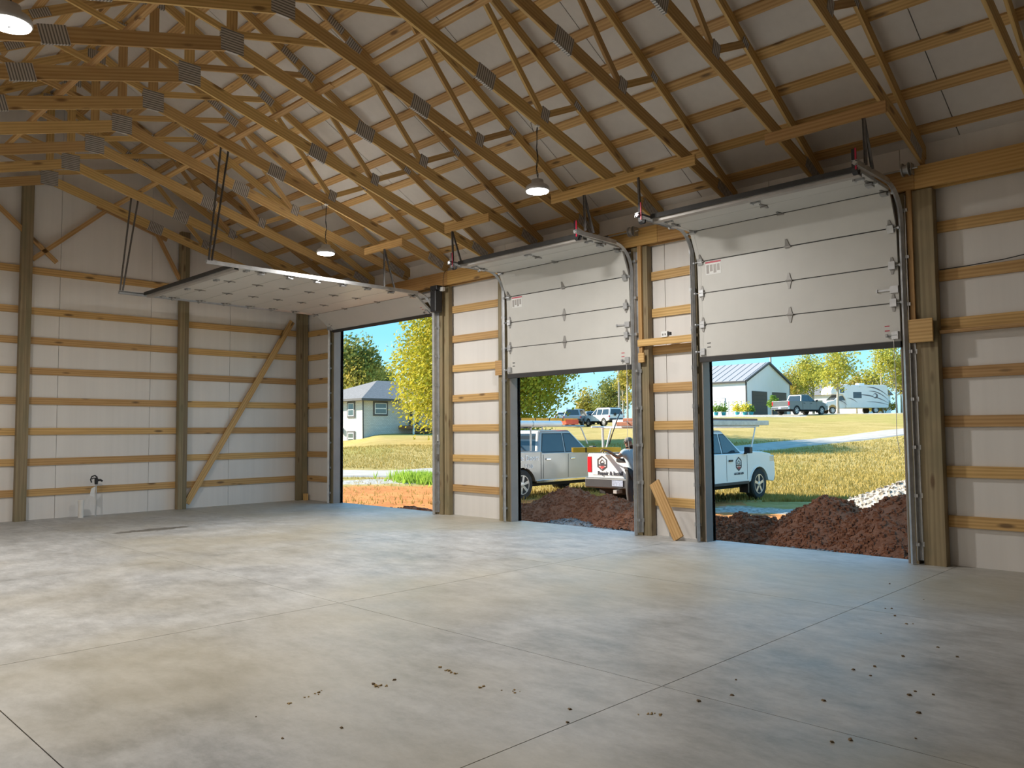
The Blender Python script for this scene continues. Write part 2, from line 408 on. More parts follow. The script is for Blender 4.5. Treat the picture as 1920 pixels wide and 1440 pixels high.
for s in (1, -1):
    for k in range(12):
        y = -.19-.532*k
        if y < RY+.12: y = RY+.10
        z = TS0+TS*abs(y)+.021*sl
        yy = RY+s*(y-RY)
        up = Vector((0, -s, TS))
        board('purlin', (-.04, yy, z), (13.51, yy, z), .138, .038, up, W_PINE, ce)
        board('purlin', (13.515, yy, z), (XEND, yy, z), .138, .038, up, W_PINE, ce)
    yy = RY+s*1.31
    for a, b in ((.0, 4.25), (4.1, 8.6), (8.5, 12.6), (12.5, 17.0)):
        board('lateral_runner', (a, yy+random.uniform(-.03, .03), B0+BS*4.75+.1915+.021), (b, yy, B0+BS*4.75+.1915+.021), .089, .038, Vector((0, -s, BS)), W_PINE, ce)
# ---- scissor trusses
def truss_proto(x):
    t = thing('roof_truss', '', 'truss', T(x, 0, B0), 'scissor roof trusses')
    for s in (1, -1):
        def P(y, z): return (x, RY+s*(y-RY), z)
        cb = .1915/2; ct = .16/2
        board('bottom_chord', P(.0, B0+cb), P(RY-.02, B0+BS*-(RY-.02)+cb), .184, .038, (0, 0, 1), W_TRUSS, t)
        board('top_chord', P(.36, TS0-TS*.36-ct), P(RY, TS0-TS*RY-ct), .140, .0374, (0, 0, 1), W_TRUSS, t)
        board('web', P(-2.80, 6.00), P(-4.14, 7.46), .089, .0368, (0, 0, 1), W_TRUSS, t)
        board('web', P(-2.78, 6.06), P(-2.12, 6.36), .089, .0366, (0, 0, 1), W_TRUSS, t)
        board('web', P(-6.02, 7.02), P(-4.18, 7.47), .089, .0364, (0, 0, 1), W_TRUSS, t)
        for nm, y, z, w, h, sl_ in (('splice_plate', -3.93, 6.245, .30, .22, BS), ('web_plate', -2.80, 6.055, .15, .19, BS), ('web_plate', -2.10, 6.375, .13, .10, TS),
                              ('web_plate', -4.14, 7.50, .23, .15, TS), ('splice_plate', -4.46, 7.715, .25, .12, TS), ('heel_plate', -.33, 5.21, .38, .16, TS*.75)):
            board(nm, P(y+w/2, z-w/2*sl_), P(y-w/2, z+w/2*sl_), h, .043, (0, 0, 1), M_PLATE, t)
    board('king_post', (x, RY, 6.85), (x, RY, 8.55), .138, .036, (0, 1, 0), W_TRUSS, t)
    board('peak_plate', (x, RY-.16, 6.90), (x, RY+.16, 6.90), .30, .044, (0, 0, 1), M_PLATEH, t)
    board('ridge_plate', (x, RY-.15, 8.52), (x, RY+.15, 8.52), .22, .044, (0, 0, 1), M_PLATE, t)
    return t
ORD = ['first', 'second', 'third', 'fourth', 'fifth', 'sixth', 'seventh', 'eighth', 'ninth', 'tenth', 'eleventh', 'twelfth', 'thirteenth', 'fourteenth', 'fifteenth']
TX = [.25+1.327*i for i in range(14)]
tp = truss_proto(TX[0])
for i, x in enumerate(TX):
    t = tp if i == 0 else copy_tree(tp, T(x, 0, B0))
    t['label'] = ('pine scissor roof truss with grey nail plates, %s one out from the white gable wall' % ORD[i])
# ---- boards nailed under the trusses that carry the door tracks
for a, b, lab in ((13.44, 14.92, 'short board under the trusses, hanging the rightmost door track'), (9.80, 12.42, 'long board under the trusses beside the nearer hanging lamp'),
                  (7.2, 8.36, 'short board under the trusses at the left end of the middle garage door'), (4.7, 5.95, 'short board under the trusses above the black door opener')):
    o = board('track_hanger_board', (a, -1.47, 5.36), (b, -1.47, 5.36), .138, .038, (0, 0, 1), W_PINE); tag(o, lab, 'board')
# ------------------------------------------------------------------ garage doors and their tracks
M_HINGE = plain('hinge_steel', (.30, .29, .275), .45, .5)
def hinge_mesh():
    b = MB()
    for s in (1, -1):
        b.prism([(-.045, 0), (.045, 0), (.03, .03*s), (.012, .11*s), (-.012, .11*s), (-.03, .03*s)], -.012, -.002, 'y')
    b.tube([(-.05, -.016, 0), (.05, -.016, 0)], .011, 8)
    return b.mesh('hinge', M_HINGE)
HM = hinge_mesh()
def rollerb_mesh():
    b = MB(); b.box(-.04, .04, -.035, -.002, -.05, .05).tube([(-.09, -.03, 0), (.03, -.03, 0)], .008, 6)
    b.lathe([(.022, -.11), (.022, -.085)], 10, (0, -.03, 0), 'x'); return b.mesh('roller_bracket', M_GALV)
RM = rollerb_mesh()
def frame2(p, d):
    """frame on a door face: X along the wall, Z along d (up the door), -Y is the room side"""
    Z = Vector(d).normalized(); X = Vector((1, 0, 0)); Y = Z.cross(X)
    M = Matrix(((X.x, Y.x, Z.x, p[0]), (X.y, Y.y, Z.y, p[1]), (X.z, Y.z, Z.z, p[2]), (0, 0, 0, 1))); return M
M_STRUTL = plain('pale_strut_steel', (.46, .43, .40), .45, .2)
def garage_door(label, x0, x1, path, mids, lock=False, sticker=False):
    """path: list of (y, z) of the room-side face at the section joints, bottom to top"""
    t = thing('garage_door', label, 'garage door', T((x0+x1)/2, path[0][0], path[0][1]))
    n = len(path)-1
    for i in range(n):
        (ya, za), (yb, zb) = path[i], path[i+1]
        d = Vector((0, yb-ya, zb-za)); L = d.length
        M = frame2(((x0+x1)/2, ya, za), d); hw = (x1-x0)/2
        sec = MB().box(-hw, hw, 0, .045, .006, L-.006).build('door_section', M_DOOR, t, M, bevel=.004, seg=1)
        for s in (-1, 1):
            MB().box(s*hw-.06 if s > 0 else -hw, hw if s > 0 else -hw+.06, -.002, .0, .02, L-.02).build('end_stile', M_DOOR, sec, M)
        MB().box(-hw+.005, hw-.005, .006, .036, L-.0065, L+.0065).build('joint_seal', M_SEAL, sec, M)
        if i > 0:
            cols = [-hw+.07, hw-.07]+[(m_-.5)*2*hw for m_ in mids]
            for c in cols: obj('hinge', HM, sec, M @ T(c, 0, 0))
            for s in (-1, 1): obj('roller_bracket', RM, sec, M @ T(s*(hw-.06), 0, 0) @ (RZ(0) if s < 0 else Matrix.Rotation(math.pi, 4, 'Z') @ T(0, .06, 0)))
        if i == 0:
            for s in (-1, 1): obj('roller_bracket', RM, sec, M @ T(s*(hw-.06), 0, .08))
            MB().box(-hw, hw, -.012, .05, -.075, -.0).build('bottom_seal', M_SEAL, t, M)
            MB().box(-hw, hw, -.006, .045, -.03, .005).build('bottom_retainer', M_STRUT, t, M)
            for s in (-1, 1):
                for zz in (.14, .2): MB().box(s*(hw-.16)-.03, s*(hw-.16)+.03, -.003, 0, zz, zz+.012).build('warning_mark', M_RED if s > 0 else M_BLACK, sec, M)
        if i == n-1:
            MB().box(-hw, hw, -.05, -.035, L-.12, L-.03).box(-hw, hw, -.05, 0, L-.125, L-.115).box(-hw, hw, -.05, 0, L-.035, L-.025).build('strut', M_STRUTL, t, M)
            MB().box(-hw, hw, -.012, .05, L, L+.03).build('top_seal', M_SEAL, t, M)
            for c in [-hw+.1, hw-.1]+[(m_-.5)*2*hw for m_ in mids]:
                MB().box(c-.07, c+.07, -.03, -.0, L*.45, L*.45+.02).box(c-.06, c-.04, -.03, 0, L*.38, L*.52).box(c+.04, c+.06, -.03, 0, L*.38, L*.52).build('top_bracket', M_GALV, sec, M)
        if lock and i == 1:
            MB().box(hw-.10, hw-.0, -.03, 0, L*.36-.045, L*.36+.045).box(hw-.26, hw-.1, -.022, -.008, L*.36-.012, L*.36+.012).box(hw-.27, hw-.255, -.035, 0, L*.36-.02, L*.36+.02).build('slide_lock', M_GALV, sec, M)
        if sticker and i == 2:
            MB().box(-hw+.14, -hw+.40, -.003, 0, L-.045, L-.02).build('warning_stripe', M_RED, sec, M)
            MB().box(-hw+.14, -hw+.40, -.0025, 0, L-.22, L-.045).build('warning_label', M_WHITE, sec, M)
            for q in range(4): MB().box(-hw+.155+q*.06, -hw+.20+q*.06, -.004, -.002, L-.20+.03*(q % 2), L-.07).build('warning_picture', M_STRUT, sec, M)
    return t
P23 = [(-.185, 2.79), (-.185, 3.285), (-.19, 3.765), (-.205, 4.25), (-.40, 4.685), (-.88, 4.70), (-1.40, 4.715)]
garage_door('middle garage door, white sections half rolled up over an opening with two trucks', 7.50, 10.35, [(y, z-.03) for y, z in P23], [.5], True, True)
garage_door('rightmost garage door, white sections half rolled up beside the wide post', 11.64, 14.55, P23, [.5], True, True)
P1 = [(-.20, 4.16), (-.66, 4.50)]+[(-.66-.562*k, 4.52) for k in range(1, 8)]
garage_door('wide garage door fully open, white sections lying flat overhead at the far left', 1.50, 5.29, P1, [.34, .67])
def arc(y0, z0, r, n=8):   # from vertical at y0 turning into the room
    return [(y0-r+r*math.cos(a), z0+r*math.sin(a)) for a in [math.pi/2*k/n for k in range(n+1)]]
def track(label, x, side, zc, r, yend, angle_side=True, hang=(), bump=True):
    """vertical track, curve and horizontal track on one side of a door; side=-1 left of the door, +1 right"""
    t = thing('door_track', label, 'door track', T(x, -.23, 0), 'garage door tracks')
    def chan(name, pts):
        b = MB(); w, h = .026, .011
        b2 = b.tube([(x, y, z) for y, z in pts], .032, 4)
        return b.build(name, M_GALV, t, I4)
    chan('vertical_track', [(-.225, .01), (-.225, zc)])
    chan('curved_track', arc(-.225, zc, r))
    chan('horizontal_track', [(-.225-r, zc+r), (yend, zc+r)])
    MB().box(x-.035, x+.035, yend, -.225-r, zc+r+.025, zc+r+.03).box(x+.032*side, x+.036*side, yend, -.225-r, zc+r-.035, zc+r+.03).build('track_angle', M_GALV, t, I4)
    if angle_side:
        xa = x+side*.045
        MB().box(min(xa, xa+side*.005), max(xa, xa+side*.005), -.225, -.145, .05, zc+.35).box(min(xa, xa+side*.05), max(xa, xa+side*.05), -.15, -.144, .05, zc+.35).build('wall_angle', M_GALV, t, I4)
    for z in [.25+.6*k for k in range(int((zc)/.6)+1)]:
        MB().box(min(x, x+side*.07), max(x, x+side*.07), -.215, -.145, z-.02, z+.02).box(min(x+side*.03, x+side*.11), max(x+side*.03, x+side*.11), -.152, -.143, z-.03, z+.03).build('jamb_bracket', M_GALV, t, I4)
    for pa, pb in hang:
        o = board('hanger_strap', (x+side*.03, pa[0], pa[1]), (x+side*.03, pb[0], pb[1]), .034, .006, (0, 1, 0), M_PERF, t)
        o2 = board('hanger_strap', (x+side*.047, pa[0], pa[1]), (x+side*.047, pb[0], pb[1]), .006, .034, (0, 1, 0), M_PERF, t)
    if bump:
        a = [(x-side*.05, yend+.10-.05*math.cos(q), zc+r-.10-.05*math.sin(q)) for q in [math.pi*k/8 for k in range(9)]]
        b = MB()
        pts = [(yend+.05, zc+r+.18), (yend+.05, zc+r-.05)]+[(yend+.10-.05*math.cos(q), zc+r-.06-.06*math.sin(q)) for q in [math.pi*k/6 for k in range(1, 6)]]+[(yend+.15, zc+r-.05)]
        for (ya, za), (yb, zb) in zip(pts[:-1], pts[1:]):
            b.hexa([(x-side*.02-.03, ya-.004, za), (x-side*.02+.03, ya-.004, za), (x-side*.02+.03, yb-.004, zb), (x-side*.02-.03, yb-.004, zb),
                    (x-side*.02-.03, ya+.004, za), (x-side*.02+.03, ya+.004, za), (x-side*.02+.03, yb+.004, zb), (x-side*.02-.03, yb+.004, zb)])
        sp_ = b.build('bumper_spring', M_BLACK, t, I4)
        MB().box(x-side*.02+.012, x-side*.02+.031, yend+.038, yend+.046, zc+r-.07, zc+r+.18).build('spring_stripe', M_RED, sp_, I4)
    return t
Z23, R23 = 4.29, .44
h1 = lambda: (((-1.55, 5.30), (-1.52, 4.74)),)
h2 = lambda: (((-1.47, 5.30), (-1.25, 4.74)), ((-1.47, 5.30), (-1.45, 4.74)))
track('steel track up the left side of the middle garage door', 7.43, -1, Z23-.03, R23, -1.58, True, h2())
track('steel track up the right side of the middle garage door', 10.42, 1, Z23-.03, R23, -1.66, True, h2())
track('steel track up the left side of the rightmost garage door', 11.57, -1, Z23, R23, -1.66, True, h1())
track('steel track up the right side of the rightmost garage door, by the wide post', 14.62, 1, Z23, R23, -1.68, True, h2())
track('long overhead track of the open wide door, gable wall side', 1.43, -1, 4.10, .43, -5.08, True, (((-5.05, 4.55), (-4.86, 6.58)), ((-5.0, 4.55), (-4.72, 6.58))), False)
track('long overhead track of the open wide door, opener side', 5.36, 1, 4.10, .43, -5.08, True, (((-5.05, 4.55), (-4.86, 6.58)), ((-5.0, 4.55), (-4.72, 6.58)), ((-1.50, 5.30), (-1.50, 4.55)), ((-1.50, 5.30), (-1.25, 4.55))), False)
for (a, b, zz, lab) in ((7.35, 10.6, 4.93, 'steel spring shaft and cable drums above the middle garage door'), (11.45, 14.85, 4.95, 'steel spring shaft and cable drums above the rightmost garage door'), (1.3, 5.62, 4.60, 'steel spring shaft and cable drums above the wide open door')):
    t = thing('torsion_shaft', lab, 'door spring', T((a+b)/2, -.26, zz))
    MB().tube([(a, -.26, zz), (b, -.26, zz)], .0125, 8).build('shaft', M_GALV, t, I4)
    for x in (a+.12, b-.14):
        MB().lathe([(.03, 0), (.085, .008), (.085, .022), (.06, .03), (.06, .075), (.085, .085), (.085, .095), (.03, .10)], 16, (x-.05, -.26, zz), 'x').build('cable_drum', M_GALV, t, I4, smooth=False)
        MB().box(x+.07 if x > a+1 else x-.08, x+.075 if x > a+1 else x-.075, -.30, -.18, zz-.07, zz+.07).build('bearing_plate', M_GALV, t, I4)
    MB().tube([((a+b)/2-1.0, -.26, zz), ((a+b)/2+1.0, -.26, zz)], .03, 10).build('spring', M_PERF, t, I4)
# opener beside the wide door
t = thing('door_opener', 'black side-mount garage door opener hanging at the top of the wide door', 'door opener', T(5.50, -.26, 4.15))
MB().box(5.42, 5.60, -.36, -.18, 4.15, 4.60).build('housing', M_BLACK, t, I4, bevel=.02)
MB().box(5.40, 5.62, -.35, -.19, 4.60, 4.70).build('motor_cap', M_BLACK, t, I4, bevel=.015)
MB().box(5.61, 5.70, -.25, -.19, 4.58, 4.66).build('power_plug', M_WHITE, t, I4)
MB().tube([(5.66, -.21, 4.66), (5.64, -.20, 4.8), (5.68, -.20, 4.95), (5.72, -.19, 5.0)], .005, 6).build('power_cord', M_BLACK, t, I4)
# small things fixed to the door posts
def small(name, label, cat, parts, M=I4, group=None):
    t = thing(name, label, cat, M, group)
    for nm, b, mt in parts: b.build(nm, mt, t, I4)
    return t
small('wall_console', 'small white and maroon opener control on the post right of the wide door', 'control',
      [('plate', MB().box(5.34, 5.42, -.165, -.142, 1.50, 1.63), M_WHITE), ('button', MB().box(5.35, 5.41, -.172, -.164, 1.55, 1.58), M_RED), ('stand', MB().box(5.335, 5.425, -.16, -.142, 1.46, 1.50), M_BLACK)], T(5.38, -.15, 1.46))
small('switch_box', 'dark electrical box on the post right of the wide door', 'electrical box',
      [('box', MB().box(5.33, 5.44, -.18, -.142, 1.10, 1.23), M_STRUT), ('rocker', MB().box(5.36, 5.41, -.188, -.178, 1.16, 1.17), M_WHITE)], T(5.38, -.15, 1.10))
small('outlet_box', 'white outlet box on the ledger between the half-open doors', 'outlet',
      [('box', MB().box(10.97, 11.08, -.22, -.165, 3.155, 3.245), M_WHITE), ('socket', MB().box(10.99, 11.01, -.224, -.219, 3.18, 3.21), M_STRUT), ('socket', MB().box(11.035, 11.055, -.224, -.219, 3.18, 3.21), M_STRUT), ('plug', MB().box(11.08, 11.13, -.215, -.17, 3.18, 3.23), M_BLACK)], T(11.02, -.19, 3.155))
w_ = MB().tube([(14.98, -.006, 3.665), (15.3, -.006, 3.67), (15.7, -.006, 3.69), (16.0, -.006, 3.725), (16.6, -.006, 3.72), (17.6, -.006, 3.69)], .006, 6).build('electric_cable', M_BLACK)
tag(w_, 'thin black cable running along a girt on the right wall', 'cable')
# pull ropes on the half-open doors
for x, lab in ((10.27, 'thin pull rope hanging from the middle garage door'), (14.47, 'thin pull rope hanging from the rightmost garage door')):
    o = MB().tube([(x, -.20, 2.85), (x+.005, -.20, 2.2), (x-.005, -.2, 1.6), (x+.03, -.2, 1.35)], .004, 5).build('pull_rope', M_PVC); tag(o, lab, 'rope')
# ------------------------------------------------------------------ high-bay lamps
M_LHOUSE = plain('lamp_housing', (.55, .55, .56), .4, .2)
def lamp(x, y, label, top):
    t = thing('high_bay_lamp', label, 'lamp', T(x, y, 4.93), 'hanging high-bay lamps')
    MB().lathe([(.05, 5.11), (.08, 5.105), (.085, 5.06), (.10, 5.05), (.15, 5.02), (.165, 4.985), (.165, 4.955), (.155, 4.95)], 28, (x, y, 0)).build('housing', M_WHITE if False else M_LHOUSE, t, I4, smooth=True)
    MB().lathe([(.152, 4.952), (.150, 4.940), (.12, 4.932), (.03, 4.930)], 28, (x, y, 0)).build('lens', M_LENS, t, I4, smooth=True)
    MB().lathe([(.012, 4.931), (.012, 4.926)], 8, (x, y, 0)).build('sensor', M_GAP, t, I4)
    pts = [(x+.012*math.sin(k*1.9), y+.010*math.cos(k*1.3), 5.11+(top-5.11)*k/10) for k in range(11)]
    MB().tube(pts, .006, 6).build('power_cable', M_BLACK, t, I4)
    pts = [(x+.012*math.sin(k*1.9+2.5), y+.012*math.cos(k*1.3+2), 5.15+(top-5.12)*k/10) for k in range(11)]+[(x-.02, y-.05, top+.06), (x-.03, y-.09, top+.02), (x-.01, y-.06, top-.10)]
    MB().tube(pts, .004, 6).build('loop_cable', M_BLACK, t, I4)
    MB().box(x-.03, x+.03, y-.03, y+.03, top-.02, top).build('ceiling_box', M_WHITE, t, I4)
    ld = bpy.data.lights.new('lamp_light', 'AREA'); ld.shape = 'DISK'; ld.size = .29; ld.energy = LAMP_W; ld.color = (1, .97, .925)
    lo = bpy.data.objects.new('lamp_light', ld); link(lo, t, T(x, y, 4.922))
LX = {10.863: 'the lamp nearest', 5.60: ''}
lamp(10.863, -2.955, 'round white lamp hanging on a wire right of centre, above the middle door', B0+BS*2.955)
lamp(5.60, -2.955, 'round white lamp hanging on a wire farther off, near the wide open door', B0+BS*2.955)
lamp(10.98, -9.25, 'round white lamp at the top left corner of the picture', B0+BS*2.87)
for x, y, nm in ((5.60, -9.2, 'round hanging lamp beyond the left edge of the picture'),):
    lamp(x, y, nm, B0+BS*2.955)
# ------------------------------------------------------------------ small things in the room
t = thing('yard_hydrant', 'frost-proof yard hydrant with black lever head standing at the left wall', 'hydrant', T(.22, -5.03, 0))
MB().tube([(.22, -5.03, 0), (.22, -5.03, .70)], .014, 10).build('riser_pipe', M_GALVPIPE, t, I4)
MB().lathe([(.03, .66), (.035, .70), (.035, .78), (.02, .80)], 12, (.22, -5.03, 0)).tube([(.22, -5.03, .74), (.22, -4.95, .745), (.22, -4.91, .72)], [.025, .022, .02], 8).build('head', M_BLACK, t, I4)
MB().tube([(.22, -5.01, .80), (.22, -5.06, .845), (.22, -5.12, .82), (.22, -5.14, .76), (.22, -5.12, .70)], .014, 8).tube([(.22, -5.03, .78), (.22, -5.09, .79), (.22, -5.12, .77)], .012, 6).build('lever', M_BLACK, t, I4)
MB().add([(.24, -5.05, .62), (.245, -5.13, .58), (.245, -5.16, .44), (.245, -5.07, .40), (.236, -5.05, .62), (.241, -5.13, .58), (.241, -5.16, .44), (.241, -5.07, .40)], [(0, 1, 2, 3), (7, 6, 5, 4), (0, 4, 5, 1), (1, 5, 6, 2), (2, 6, 7, 3), (3, 7, 4, 0)]).build('paper_tag', M_WHITE, t, I4)
t = thing('pvc_stub', 'short capped white pipe standing up from the slab by the hydrant', 'pipe', T(.27, -5.33, 0))
MB().lathe([(.052, 0), (.052, .30)], 20, (.27, -5.33, 0)).build('pipe', M_PVC, t, I4, smooth=False)
MB().lathe([(.06, .28), (.06, .345), (.05, .36)], 20, (.27, -5.33, 0)).build('cap', M_PVC, t, I4)
t = board('leaning_board', (10.75, -.165, .86), (11.27, -.30, .03), .185, .038, (1, 0, .6), W_PINE); tag(t, 'short loose board leaning on the lowest girt between the doors', 'board')
M_SOIL = plain('dried_mud', (.20, .14, .075), .9, bump=.4, scale=20)
M_CHIP = plain('straw_chip', (.42, .29, .12), .8, scale=20)
def crumb_mesh(name, seed, mat, sz):
    r = random.Random(seed); b = MB()
    vs_ = []
    for k in range(8):
        sx_, sy_, sz_ = (1 if k & 1 else -1), (1 if k & 2 else -1), (1 if k & 4 else 0)
        vs_.append((sx_*sz*r.uniform(.5, 1)*(.7 if sz_ else 1), sy_*sz*r.uniform(.3, .8)*(.7 if sz_ else 1), sz_*sz*r.uniform(.35, .7)))
    b.add(vs_, [(0, 2, 3, 1), (4, 5, 7, 6), (0, 1, 5, 4), (1, 3, 7, 5), (3, 2, 6, 7), (2, 0, 4, 6)]); return b.mesh(name, mat)
CR_M = [crumb_mesh('mud_crumb', k, M_SOIL, .018) for k in range(4)]; CH_M = [crumb_mesh('chip', k+9, M_CHIP, .02) for k in range(3)]
def scatter(name, label, pts, meshes, grp):
    for x, y, s in pts:
        o = obj(name, random.choice(meshes), None, T(x, y, 0) @ RZ(random.uniform(0, 6)) @ Matrix.Scale(s, 4)); tag(o, label, 'debris', grp)
def fp(px, py):   # point of the slab seen at a picture position
    d = CF*FPX+CR*(px-960)-CU*(py-720); k = -CAM.z/d.z; return CAM+d*k
R_ = random.Random(3)
pts = []
for px, py in [(1380,1275),(1668,1095),(1672,1141),(1678,1155),(1700,1170),(1712,1170),(1652,1188),(1693,1231),(1660,1141),(1632,1267),(1705,1304),(1716,1297),(1722,1337),(1750,1303),(1795,1232),(1717,1385),(1560,1392),(1545,1314),(1758,1214),(1640,1250),(1600,1256),(1732,1124),(700,1283),(640,1365),(530,1385),(480,1344),(740,1275),(1064,1355),(1069,1330),(1310,1315),(1372,1304),(1595,1478-90)]:
    q = fp(px, py); pts.append((q.x, q.y, R_.uniform(.4, 1.0)))
scatter('mud_crumb', 'tiny dark crumb of dried mud lying on the concrete floor', pts, CR_M, 'mud crumbs on the slab')
pts = []
for c in [((820,1252),(858,1262)),((895,1287),(975,1298)),((1195,1338),(1240,1340)),((540,1320),(625,1290)),((690,1285),(735,1290))]:
    for k in range(9):
        u_ = R_.random(); q = fp(c[0][0]+(c[1][0]-c[0][0])*u_, c[0][1]+(c[1][1]-c[0][1])*u_+R_.uniform(-3, 3)); pts.append((q.x, q.y, R_.uniform(.25, .8)))
scatter('straw_chip', 'tan scrap of straw or wood chip on the concrete floor', pts, CH_M, 'tan scraps on the slab')
# ------------------------------------------------------------------ ground, road, piles
def _interp(tab, d):
    for (a, za), (b, zb) in zip(tab[:-1], tab[1:]):
        if d <= b:
            t_ = max(0, (d-a)/(b-a)); t_ = t_*t_*(3-2*t_) if False else t_
            return za+(zb-za)*t_
    return tab[-1][1]
GT_R = [(0, -.16), (17, -.16), (25, -.22), (33, .0), (45, .58), (57, 1.75), (70, 2.75), (88, 3.15), (115, 3.55), (260, 5.0), (500, 7)]
GT_L = [(0, -.16), (17, -.16), (25, -.22), (33, .05), (45, .85), (60, 1.30), (66, 1.45), (82, 2.05), (115, 2.9), (260, 4.6), (500, 7)]
_hf = Vector((CF.x, CF.y, 0)).normalized(); _hr = Vector((CR.x, CR.y, 0)).normalized()
def ground_z(x, y):
    v = Vector((x, y, 0))-Vector((CAM.x, CAM.y, 0)); d = v.length; q = v.dot(_hr)/max(d, 1)
    k = min(1, max(0, (q-.10)/.14)); k = k*k*(3-2*k)
    z = _interp(GT_L, d)*(1-k)+_interp(GT_R, d)*k
    k2 = min(1, max(0, (-q-.165)/.05)); z -= .9*k2*max(0, 1-abs(d-66)/22)
    amp = min(1, max(0, (d-21)/12))
    return z+amp*.10*noise.noise(Vector((x*.16, y*.16, 3)))+.02*noise.noise(Vector((x*.9, y*.9, 1)))*(1 if y > 1 else 0)
def m_ground():
    mt, n, l, b = newmat('lawn_and_soil')
    v = mapped(n, l, world=True)
    at_ = n.new('ShaderNodeAttribute'); at_.attribute_name = 'zone'; sp_ = n.new('ShaderNodeSeparateColor'); l.new(at_.outputs['Color'], sp_.inputs[0])
    nz = noisen(n, l, v, .9, 6, .7); nf = noisen(n, l, v, 7, 6, .75); nb = noisen(n, l, v, .13, 3)
    st = n.new('ShaderNodeMapping'); st.inputs['Scale'].default_value = (.5, 1.6, 1); st.inputs['Rotation'].default_value = (0, 0, .7); l.new(v, st.inputs[0])
    ns = noisen(n, l, st.outputs[0], .8, 6, .7)
    grass = ramp(n, l, ns, [(.25, (.24, .185, .045)), (.42, (.40, .295, .085)), (.58, (.52, .38, .14)), (.78, (.62, .46, .22))])
    grass = mixc(n, l, .35, grass, ramp(n, l, nf, [(.3, (.14, .13, .03)), (.7, (.64, .48, .23))]))
    grass = mixc(n, l, ramp(n, l, nb, [(.52, (0, 0, 0)), (.68, (.35, .35, .35))]), grass, (.30, .31, .06))
    dirt = ramp(n, l, nz, [(.3, (.42, .13, .032)), (.55, (.62, .24, .065)), (.75, (.74, .36, .14))])
    dirt = mixc(n, l, .3, dirt, ramp(n, l, nf, [(.3, (.20, .07, .03)), (.7, (.75, .40, .19))]))
    vo = n.new('ShaderNodeTexVoronoi'); vo.inputs['Scale'].default_value = 16; l.new(v, vo.inputs['Vector'])
    grav = ramp(n, l, vo.outputs['Color'], [(.1, (.24, .22, .20)), (.9, (.66, .62, .56))])
    def mk(src, off=0.0):
        return ramp(n, l, math_(n, l, 'ADD', src, math_(n, l, 'MULTIPLY', math_(n, l, 'SUBTRACT', nz, .5), 1.3)), [(.40+off, (0, 0, 0)), (.60+off, (1, 1, 1))])
    c = mixc(n, l, mk(sp_.outputs[0]), grass, dirt)
    c = mixc(n, l, mk(sp_.outputs[1]), c, grav)
    l.new(c, b.inputs['Base Color']); b.inputs['Roughness'].default_value = .95; b.inputs['Specular IOR Level'].default_value = .1
    bumpn(n, l, b, nf, .8, .06)
    return mt
M_GROUND = m_ground()
def zone(x, y):
    v = Vector((x, y, 0))-Vector((CAM.x, CAM.y, 0)); d = v.length; q = v.dot(_hr)/max(d, 1)
    dirt = 1-min(1, max(0, (d-(26.5 if q < -.05 else 20.5))/3.0))
    if x > 8: dirt = 1-min(1, max(0, (y-4.8)/2.0))
    grav = 0
    if y < 1.1: grav = .75
    if q < .0: grav = max(grav, 1-min(1, abs(d-29.4)/1.4))          # pale strip beside the road at the left
    if q > .2: grav = max(grav, .85*(1-min(1, abs(d-19.5)/1.6)))
    if q > .22 and 69 < d < 96 and q < .345: grav = .9               # neighbours' drive
    return (dirt, grav, 0, 1)
def make_ground():
    rad = [0.0]; r_ = 3.0
    while r_ < 420:
        rad.append(r_); r_ *= (1.035 if r_ > 12 else 1.12)
    base = math.degrees(math.atan2(_hf.y, _hf.x))
    ang = [base-42+.45*k for k in range(188)]; a = ang[-1]+4
    while a < base-42+360-2: ang.append(a); a += 6
    n = len(ang); vs_ = [(CAM.x, CAM.y, -.16)]; zn = [(0, 0, 0, 1)]
    for r_ in rad[1:]:
        for a in ang:
            x = CAM.x+r_*math.cos(math.radians(a)); y = CAM.y+r_*math.sin(math.radians(a))
            vs_.append((x, y, min(ground_z(x, y), -.165) if (-.4 < x < XEND+.4 and YB-.4 < y < .3) else ground_z(x, y))); zn.append(zone(x, y))
    fs = [(0, 1+k, 1+(k+1) % n) for k in range(n)]
    for i in range(len(rad)-2):
        for k in range(n):
            a0 = 1+i*n+k; a1 = 1+i*n+(k+1) % n; fs.append((a0, a0+n, a1+n, a1))
    me = bpy.data.meshes.new('ground'); me.from_pydata(vs_, [], fs); me.materials.append(M_GROUND)
    ca = me.color_attributes.new('zone', 'FLOAT_COLOR', 'POINT')
    ca.data.foreach_set('color', [c for q in zn for c in q])
    me.polygons.foreach_set('use_smooth', [True]*len(me.polygons)); me.update()
    o = obj('ground', me, None, I4); tag(o, kind='structure'); return o
GROUND = make_ground()
M_ROAD = plain('sun_bleached_asphalt', (.42, .375, .33), .9, var=.12, scale=2, bump=.2, world=True)
M_PATH = plain('pale_gravel_drive', (.48, .42, .33), .95, var=.25, scale=3, bump=.4, world=True)
def ribbon(name, pts, hw, mat, lift=.03, th=.08):
    vs_ = []; fs = []
    for i, p in enumerate(pts):
        d = (pts[min(i+1, len(pts)-1)]-pts[max(i-1, 0)]); d.z = 0; d.normalize(); s = Vector((-d.y, d.x, 0))
        for k in (-1.35, -1, 0, 1, 1.35):
            q = p+s*hw*k; vs_.append((q.x, q.y, ground_z(q.x, q.y)+(lift if abs(k) <= 1 else -.10)))
    for i in range(len(pts)-1):
        for k in range(4): fs.append((i*5+k, i*5+k+1, i*5+k+6, i*5+k+5))
    b = MB().add(vs_, fs); o = b.build(name, mat); m_ = o.modifiers.new('thick', 'SOLIDIFY'); m_.thickness = th; m_.offset = -1
    tag(o, kind='structure'); return o
